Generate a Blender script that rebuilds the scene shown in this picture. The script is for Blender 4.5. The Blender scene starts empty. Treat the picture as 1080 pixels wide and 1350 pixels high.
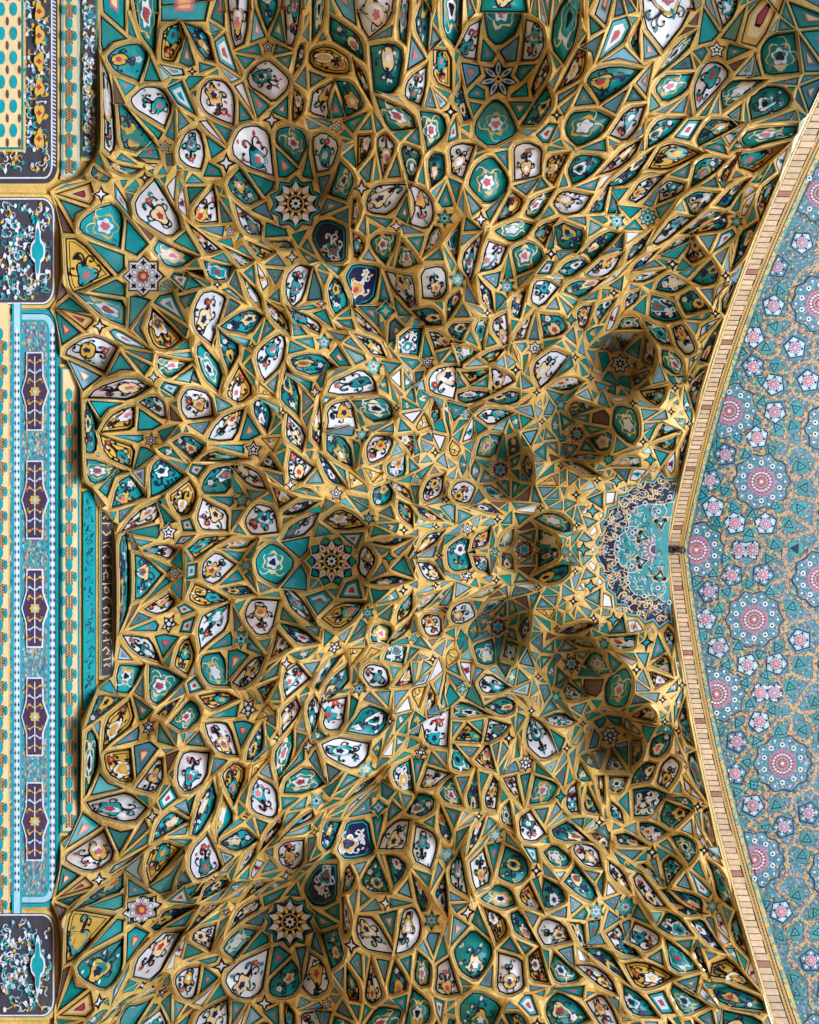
import bpy, math, random
import numpy as np
from mathutils import Matrix, Vector
from mathutils.geometry import delaunay_2d_cdt, tessellate_polygon

# ---------------------------------------------------------------- camera, sky, sun, exposure
F, TT, RR, HC = 1030.0, 0.04268, 0.01723, 1.6        # focal length (px of 1350), tilt, roll, eye height
AX = 1.178                                            # the vault's plane of symmetry: Y = AX
scene = bpy.context.scene


def rot(x, y, z):
    y, z = y * math.cos(TT) + z * math.sin(TT), -y * math.sin(TT) + z * math.cos(TT)
    return x * math.cos(RR) + y * math.sin(RR), -x * math.sin(RR) + y * math.cos(RR), z


cam_d = bpy.data.cameras.new('camera')
cam = bpy.data.objects.new('camera', cam_d)
scene.collection.objects.link(cam)
r_, d_, b_ = Vector(rot(1, 0, 0)), Vector(rot(0, 1, 0)), Vector(rot(0, 0, 1))
cam.matrix_world = Matrix.Translation((0, 0, HC)) @ Matrix((r_, -d_, -b_)).transposed().to_4x4()
cam_d.sensor_fit = 'VERTICAL'
cam_d.sensor_height = 24
cam_d.lens = 24 * F / 1350
cam_d.clip_end = 3000
cam_d.clip_start = 0.05
scene.camera = cam

SUN_EL, SUN_AZ = math.radians(47), math.radians(12)   # from the open court (+X), a little to +Y
world = bpy.data.worlds.new('World')
scene.world = world
world.use_nodes = True
nt = world.node_tree
sky = nt.nodes.new('ShaderNodeTexSky')
sky.sky_type = 'NISHITA'
sky.sun_disc = False
sky.sun_elevation = SUN_EL
sky.sun_rotation = math.pi / 2 - SUN_AZ
nt.links.new(sky.outputs[0], nt.nodes['Background'].inputs[0])
nt.nodes['Background'].inputs[1].default_value = 0.15
sun_d = bpy.data.lights.new('sun', 'SUN')
sun_d.energy = 4.0
sun_d.angle = math.radians(0.5)
sun_d.color = (1.0, 0.97, 0.92)
sun = bpy.data.objects.new('sun', sun_d)
scene.collection.objects.link(sun)
sv = Vector((math.cos(SUN_EL) * math.cos(SUN_AZ), math.cos(SUN_EL) * math.sin(SUN_AZ), math.sin(SUN_EL)))
sun.rotation_euler = sv.to_track_quat('Z', 'Y').to_euler()
sun.location = sv * 60
scene.view_settings.view_transform = 'Standard'
scene.view_settings.look = 'None'
scene.view_settings.gamma = 1
scene.view_settings.exposure = 2.2
scene.cycles.use_denoising = True
scene.cycles.max_bounces = 6
scene.cycles.diffuse_bounces = 4
scene.cycles.glossy_bounces = 3
scene.cycles.sample_clamp_indirect = 6

# ---------------------------------------------------------------- photograph rays <-> place
rng = random.Random(7)


def ray(px, py):
    """direction of a ray, as X/Z and Y/Z (camera at the origin, Z up)"""
    u, v = (np.asarray(px, float) - 540) / F, (np.asarray(py, float) - 675) / F
    y, z = v * math.cos(TT) + math.sin(TT), -v * math.sin(TT) + math.cos(TT)
    return (u * math.cos(RR) + y * math.sin(RR)) / z, (-u * math.sin(RR) + y * math.cos(RR)) / z


def proj(X, Y, Z):
    x, y = X * math.cos(RR) - Y * math.sin(RR), X * math.sin(RR) + Y * math.cos(RR)
    yy, zz = y * math.cos(TT) - Z * math.sin(TT), y * math.sin(TT) + Z * math.cos(TT)
    return 540 + F * x / zz, 675 + F * yy / zz


CT, ST, CR_, SR_ = math.cos(TT), math.sin(TT), math.cos(RR), math.sin(RR)


def ray1(px, py):
    u, v = (px - 540.0) / F, (py - 675.0) / F
    y, z = v * CT + ST, CT - v * ST
    return (u * CR_ + y * SR_) / z, (y * CR_ - u * SR_) / z


def at(px, py, z):
    a, b = ray1(float(px), float(py)); z = float(z)
    return (a * z, b * z, z + HC)


def tps_fit(P, V, lam=0.0):
    P = np.asarray(P, float); V = np.asarray(V, float)
    n = len(P)
    D = np.linalg.norm(P[:, None] - P[None], axis=2) / 300
    K = np.where(D > 0, D ** 2 * np.log(D + 1e-12), 0) + lam * np.eye(n)
    Q = np.c_[np.ones(n), P / 300]
    A = np.block([[K, Q], [Q.T, np.zeros((3, 3))]])
    B = np.r_[V, np.zeros((3,) + V.shape[1:])]
    W = np.linalg.solve(A, B)

    def ev(X):
        X = np.atleast_2d(np.asarray(X, float))
        D = np.linalg.norm(X[:, None] - P[None], axis=2) / 300
        K = np.where(D > 0, D ** 2 * np.log(D + 1e-12), 0)
        return K @ W[:n] + np.c_[np.ones(len(X)), X / 300] @ W[n:]
    return ev

# ---------------------------------------------------------------- materials (all procedural)
MATS = {}


def mat(name, col, rough=0.3, var=0.10, grain=0.12, bump=0.10, scale=9.0, mosaic=0.0, spec=0.45):
    m = bpy.data.materials.new(name)
    m.use_nodes = True
    t = m.node_tree; N = t.nodes; L = t.links
    p = N['Principled BSDF']
    p.inputs['Roughness'].default_value = rough
    p.inputs['Specular IOR Level'].default_value = spec
    tc = N.new('ShaderNodeTexCoord')
    no = N.new('ShaderNodeTexNoise'); no.inputs['Scale'].default_value = scale
    no.inputs['Detail'].default_value = 5
    L.new(tc.outputs['Object'], no.inputs['Vector'])
    oi = N.new('ShaderNodeObjectInfo')
    ad = N.new('ShaderNodeMath'); ad.operation = 'MULTIPLY_ADD'      # value = random*var*2 + (1-var)
    L.new(oi.outputs['Random'], ad.inputs[0]); ad.inputs[1].default_value = 2 * var; ad.inputs[2].default_value = 1 - var
    ng = N.new('ShaderNodeMath'); ng.operation = 'MULTIPLY_ADD'
    L.new(no.outputs['Fac'], ng.inputs[0]); ng.inputs[1].default_value = 4 * grain; ng.inputs[2].default_value = 1 - 2 * grain
    mu = N.new('ShaderNodeMath'); mu.operation = 'MULTIPLY'
    L.new(ad.outputs[0], mu.inputs[0]); L.new(ng.outputs[0], mu.inputs[1])
    h = N.new('ShaderNodeHueSaturation'); h.inputs['Color'].default_value = (*col, 1)
    L.new(mu.outputs[0], h.inputs['Value'])
    out = h.outputs[0]
    hgt = no.outputs['Fac']
    if mosaic:
        vo = N.new('ShaderNodeTexVoronoi'); vo.feature = 'DISTANCE_TO_EDGE'; vo.inputs['Scale'].default_value = mosaic
        L.new(tc.outputs['Object'], vo.inputs['Vector'])
        rp = N.new('ShaderNodeMapRange'); rp.inputs['From Max'].default_value = 0.045
        rp.inputs['To Min'].default_value = 0.55; rp.clamp = True
        L.new(vo.outputs['Distance'], rp.inputs['Value'])
        mx = N.new('ShaderNodeMix'); mx.data_type = 'RGBA'; mx.blend_type = 'MULTIPLY'; mx.inputs['Factor'].default_value = 1
        L.new(h.outputs[0], mx.inputs[6]); L.new(rp.outputs[0], mx.inputs[7])
        out = mx.outputs[2]
        hgt = rp.outputs[0]
    L.new(out, p.inputs['Base Color'])
    if bump:
        bp = N.new('ShaderNodeBump'); bp.inputs['Strength'].default_value = bump; bp.inputs['Distance'].default_value = 0.02
        L.new(hgt, bp.inputs['Height']); L.new(bp.outputs[0], p.inputs['Normal'])
    MATS[name] = m
    return m


mat('gold', (0.64, 0.435, 0.13), 0.30, 0.05, 0.24, 0.14, 2.6, mosaic=16)
mat('gold_band', (0.72, 0.54, 0.25), 0.32, 0.06, 0.10, 0.12, 9, mosaic=13)
mat('teal', (0.002, 0.215, 0.222), 0.15, 0.22, 0.16, 0.07, 11)
mat('turq', (0.002, 0.29, 0.345), 0.15, 0.12, 0.14, 0.07, 11)
mat('blue', (0.065, 0.23, 0.32), 0.2, 0.20, 0.15, 0.07, 11)
mat('white', (0.62, 0.66, 0.74), 0.15, 0.10, 0.07, 0.06, 8)
mat('cream', (0.70, 0.55, 0.30), 0.28, 0.08, 0.10, 0.06, 8)
mat('yellow', (0.58, 0.36, 0.07), 0.26, 0.10, 0.10, 0.06, 8)
mat('ink', (0.004, 0.0045, 0.008), 0.4, 0.0, 0.05, 0.0, 8, spec=0.12)
mat('navy', (0.010, 0.014, 0.06), 0.25, 0.1, 0.1, 0.05, 8, spec=0.25)
mat('brown', (0.12, 0.06, 0.05), 0.35, 0.2, 0.15, 0.05, 8)
mat('red', (0.34, 0.03, 0.05), 0.28, 0.2, 0.1, 0.05, 8)
mat('pink', (0.48, 0.13, 0.16), 0.28, 0.2, 0.1, 0.05, 8)
mat('salmon', (0.72, 0.36, 0.20), 0.28, 0.15, 0.1, 0.05, 8)
mat('mauve', (0.34, 0.17, 0.29), 0.3, 0.1, 0.15, 0.05, 8)
mat('plum', (0.045, 0.025, 0.075), 0.3, 0.1, 0.12, 0.05, 8)
mat('grey', (0.045, 0.045, 0.065), 0.3, 0.1, 0.12, 0.05, 8)
mat('sky_blue', (0.30, 0.52, 0.62), 0.25, 0.1, 0.1, 0.05, 8)
mat('ochre', (0.20, 0.105, 0.03), 0.4, 0.0, 0.1, 0.0, 9)
mat('iron', (0.012, 0.012, 0.014), 0.45, 0.0, 0.1, 0.1, 20)
mat('brick', (0.60, 0.45, 0.29), 0.45, 0.17, 0.2, 0.10, 14)
mat('brick_brown', (0.30, 0.14, 0.09), 0.45, 0.1, 0.12, 0.10, 14)
mat('stone', (0.52, 0.51, 0.50), 0.6, 0.0, 0.15, 0.2, 0.6)
mat('dark_floor', (0.16, 0.10, 0.09), 0.9, 0.0, 0.2, 0.2, 3)  # invented dark covering: cuts bounce indoors, so light comes from the court
mat('plaster', (0.34, 0.36, 0.36), 0.7, 0.0, 0.15, 0.2, 0.8)


def mosaic_mat(name, cols, scale, rough=0.3):
    """small tesserae of several colours, one colour per cell"""
    m = bpy.data.materials.new(name); m.use_nodes = True
    t = m.node_tree; N = t.nodes; L = t.links; p = N['Principled BSDF']
    p.inputs['Roughness'].default_value = rough
    tc = N.new('ShaderNodeTexCoord')
    v = N.new('ShaderNodeTexVoronoi'); v.inputs['Scale'].default_value = scale; v.inputs['Randomness'].default_value = 0.75
    L.new(tc.outputs['Object'], v.inputs['Vector'])
    s = N.new('ShaderNodeSeparateColor'); L.new(v.outputs['Color'], s.inputs[0])
    r = N.new('ShaderNodeValToRGB'); r.color_ramp.interpolation = 'CONSTANT'
    tot = sum(w for _, w in cols); acc = 0
    for i, (c, w) in enumerate(cols):
        e = r.color_ramp.elements[i] if i < 2 else r.color_ramp.elements.new(acc / tot)
        e.position = acc / tot; e.color = (*c, 1); acc += w
    L.new(s.outputs[0], r.inputs[0])
    L.new(r.outputs[0], p.inputs['Base Color'])
    b = N.new('ShaderNodeBump'); b.inputs['Strength'].default_value = 0.15; b.inputs['Distance'].default_value = 0.01; b.invert = True
    L.new(v.outputs['Distance'], b.inputs['Height']); L.new(b.outputs[0], p.inputs['Normal'])
    MATS[name] = m


mosaic_mat('soffit_mosaic', [((0.004, 0.15, 0.19), 36), ((0.44, 0.28, 0.09), 24), ((0.20, 0.08, 0.09), 22), ((0.34, 0.2, 0.16), 6), ((0.004, 0.21, 0.25), 14)], 40)
mosaic_mat('teal_mosaic', [((0.012, 0.16, 0.21), 46), ((0.02, 0.22, 0.28), 24), ((0.04, 0.07, 0.15), 14), ((0.26, 0.27, 0.36), 16)], 42)
mosaic_mat('strap_mosaic', [((0.50, 0.33, 0.10), 34), ((0.22, 0.09, 0.10), 28), ((0.40, 0.26, 0.20), 14), ((0.004, 0.20, 0.24), 24)], 46)
mosaic_mat('field_mosaic', [((0.02, 0.30, 0.36), 45), ((0.20, 0.10, 0.17), 18), ((0.50, 0.33, 0.10), 10), ((0.40, 0.46, 0.52), 6), ((0.03, 0.10, 0.20), 11)], 48)
mosaic_mat('edge_mosaic', [((0.62, 0.43, 0.10), 40), ((0.30, 0.38, 0.24), 25), ((0.05, 0.3, 0.3), 20), ((0.3, 0.2, 0.15), 15)], 30)

# ---------------------------------------------------------------- meshes
COL = scene.collection


class MB:
    """collects faces, each with a material name, and links them as one object"""
    def __init__(s):
        s.v, s.f, s.m, s.slots, s.sm = [], [], [], [], []

    def add(s, pts, faces, mname, smooth=False):
        if mname not in s.slots:
            s.slots.append(mname)
        k = s.slots.index(mname); o = len(s.v)
        s.v += [tuple(p) for p in pts]
        s.f += [tuple(i + o for i in f) for f in faces]
        s.m += [k] * len(faces)
        s.sm += [smooth] * len(faces)

    def merge(s, o):
        for mname in o.slots:
            if mname not in s.slots: s.slots.append(mname)
        mp = [s.slots.index(n) for n in o.slots]; off = len(s.v)
        s.v += o.v; s.f += [tuple(i + off for i in f) for f in o.f]
        s.m += [mp[k] for k in o.m]; s.sm += o.sm

    def build(s, name, parent=None):
        me = bpy.data.meshes.new(name)
        me.from_pydata(s.v, [], s.f)
        for n in s.slots: me.materials.append(MATS[n])
        me.polygons.foreach_set('material_index', s.m)
        me.polygons.foreach_set('use_smooth', s.sm)
        me.update()
        o = bpy.data.objects.new(name, me)
        COL.objects.link(o)
        if parent is not None: o.parent = parent
        return o


def thing(name, label, cat, loc=(0, 0, 0), group=None):
    o = bpy.data.objects.new(name, None); COL.objects.link(o)
    o.empty_display_size = 0.2
    o['label'] = label; o['category'] = cat
    if group: o['group'] = group
    return o


def box_faces(p, q):
    """p: bottom ring, q: top ring -> closed prism faces"""
    n = len(p)
    return list(p) + list(q), [tuple(range(n - 1, -1, -1)), tuple(range(n, 2 * n))] + [(i, (i + 1) % n, n + (i + 1) % n, n + i) for i in range(n)]


# ---- 2-D polygon helpers (photograph pixels)
def area(P):
    P = np.asarray(P); x, y = P[:, 0], P[:, 1]
    return 0.5 * float(np.sum(x * np.roll(y, -1) - y * np.roll(x, -1)))


def cent(P):
    P = np.asarray(P); x, y = P[:, 0], P[:, 1]; x1, y1 = np.roll(x, -1), np.roll(y, -1)
    c = x * y1 - y * x1; a = c.sum() / 2
    if abs(a) < 1e-6: return P.mean(0)
    return np.array([((x + x1) * c).sum() / (6 * a), ((y + y1) * c).sum() / (6 * a)])


def inside(P, q):
    x, y = q; c = False; n = len(P); j = n - 1
    for i in range(n):
        if (P[i][1] > y) != (P[j][1] > y) and x < (P[j][0] - P[i][0]) * (y - P[i][1]) / (P[j][1] - P[i][1]) + P[i][0]:
            c = not c
        j = i
    return c


def seg_near(P, q):
    """nearest point on the outline P to q and its distance"""
    A = np.asarray(P); B = np.roll(A, -1, 0); q = np.asarray(q); d = B - A
    t = np.clip(((q - A) * d).sum(1) / np.maximum((d * d).sum(1), 1e-9), 0, 1)
    C = A + d * t[:, None]; r = np.linalg.norm(C - q, axis=1); k = int(r.argmin())
    return C[k], float(r[k])


def inset(P, d):
    """parallel inset of a counter-clockwise (positive area) outline"""
    P = np.asarray(P, float); n = len(P)
    e = np.roll(P, -1, 0) - P; L = np.maximum(np.linalg.norm(e, axis=1, keepdims=True), 1e-6)
    nr = np.c_[-e[:, 1], e[:, 0]] / L
    n0 = np.roll(nr, 1, 0); b = n0 + nr; bl = np.maximum(np.linalg.norm(b, axis=1, keepdims=True), 1e-3)
    b = b / bl; c = np.maximum((b * nr).sum(1, keepdims=True), 0.42)
    Q = P + b * d / c
    a0, a1 = area(P), area(Q)
    if d > 0 and (a1 < 0.12 * a0 or a1 > a0):
        s = max(0.3, 1 - d / max(1.0, math.sqrt(abs(a0)) * 0.42)); k = cent(P)
        Q = k + (P - k) * s
    return Q


def convex(P):
    P = np.asarray(P); e = np.roll(P, -1, 0) - P; f = np.roll(e, -1, 0)
    return bool(np.all(e[:, 0] * f[:, 1] - e[:, 1] * f[:, 0] > -0.15 * np.linalg.norm(e, axis=1) * np.linalg.norm(f, axis=1)))


def tess(P):
    return tessellate_polygon([[Vector((float(x), float(y), 0)) for x, y in P]])


def star(cx, cy, R, n, r0=0.5, rot=-math.pi / 2):
    return np.array([(cx + (R if k % 2 == 0 else R * r0) * math.cos(rot + math.pi * k / n), cy + (R if k % 2 == 0 else R * r0) * math.sin(rot + math.pi * k / n)) for k in range(2 * n)])


def ngon(cx, cy, R, n, rot=0.0, ry=None):
    ry = R if ry is None else ry
    return np.array([(cx + R * math.cos(rot + 2 * math.pi * k / n), cy + ry * math.sin(rot + 2 * math.pi * k / n)) for k in range(n)])


def ribbon(pts, w0, w1):
    """outline strip along a 2-D path, tapering from w0 to w1: points and quads"""
    P = np.asarray(pts, float); n = len(P)
    t = np.gradient(P, axis=0); t /= np.maximum(np.linalg.norm(t, axis=1, keepdims=True), 1e-6)
    nr = np.c_[-t[:, 1], t[:, 0]]; w = np.linspace(w0, w1, n)[:, None] / 2
    V = np.r_[P + nr * w, P - nr * w]
    return V, [(i, i + 1, n + i + 1, n + i) for i in range(n - 1)]


def curl(x, y, ang, length, k0, k1, n=12):
    """a vine: starts at x,y heading ang, curvature grows from k0 to k1 (ends as a spiral)"""
    out = [(x, y)]; ds = length / n
    for i in range(n):
        u = (i + 0.5) / n; ang += (k0 + (k1 - k0) * u ** 1.4) * ds
        x += ds * math.cos(ang); y += ds * math.sin(ang); out.append((x, y))
    return out


def blob(cx, cy, r, k, amp, ph, n=18, ax=1.0, ay=1.0, rot=0.0):
    o = []
    for i in range(n):
        a = 2 * math.pi * i / n; q = r * (1 + amp * math.cos(k * a + ph))
        x, y = q * ax * math.cos(a), q * ay * math.sin(a)
        o.append((cx + x * math.cos(rot) - y * math.sin(rot), cy + x * math.sin(rot) + y * math.cos(rot)))
    return np.array(o)

PAIRS = '''
390,268 382,1213
189,364 186.7,1200
508.6,410 499,1062.7
427.4,451 417.3,1056.7
492.6,483.6 482.7,1015.7
603.5,368.3 589.3,1128.3
586.3,288 569,1214.3
668.8,377.4 653.3,1099.3
642.8,412.8 631.7,1077.3
817.8,479.4 805,966.7
760.7,572 753.3,873.3
660,619.3 656.7,826
854.2,286.7 825,1195
813.3,291.3 786,1202.7
971.7,292 939.3,1195
634.2,289.2 616.7,1202.7
643,239 625,1258
358,158 348.3,1323.3
298.3,215 291.7,1274
218,193.3 214.3,1307.7
133.3,255.8 130,1322.7
131.7,430 130.7,1160
202.5,497.5 200.7,1076.7
199.2,580.8 195.7,958.3
222.5,701.7 222.7,823.3
334.2,592.5 327.3,935
319.2,660 318.3,840.7
383,639.2 377.7,875.7
443,651 440.7,854
486.5,683.5 485,809
477.4,573.9 474,906
522.8,537.9 514.3,951.7
613.9,546.7 610,908.3
563.6,478 554.3,991
705.6,459.3 693.3,1005
739.4,534 733.3,919.3
753.2,421.8 739.3,1050.7
886.7,348.3 860,1123.3
956.7,363.3 928.3,1121.7
943.2,413.5 920,1063.3
924.4,459.3 904,1011.7
909.4,500.3 895,963.3
834.4,531.8 821.7,935
848,582.3 839.3,884
857.7,606.3 852.7,846
813,633.5 808.3,816.7
802.9,606 796.7,849.3
415,516.7 406.7,983.3
476.7,248.3 463.3,1246.7
522.5,298.3 508.3,1190.7
134,298 135,1270
115,345 113,1227
'''
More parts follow.
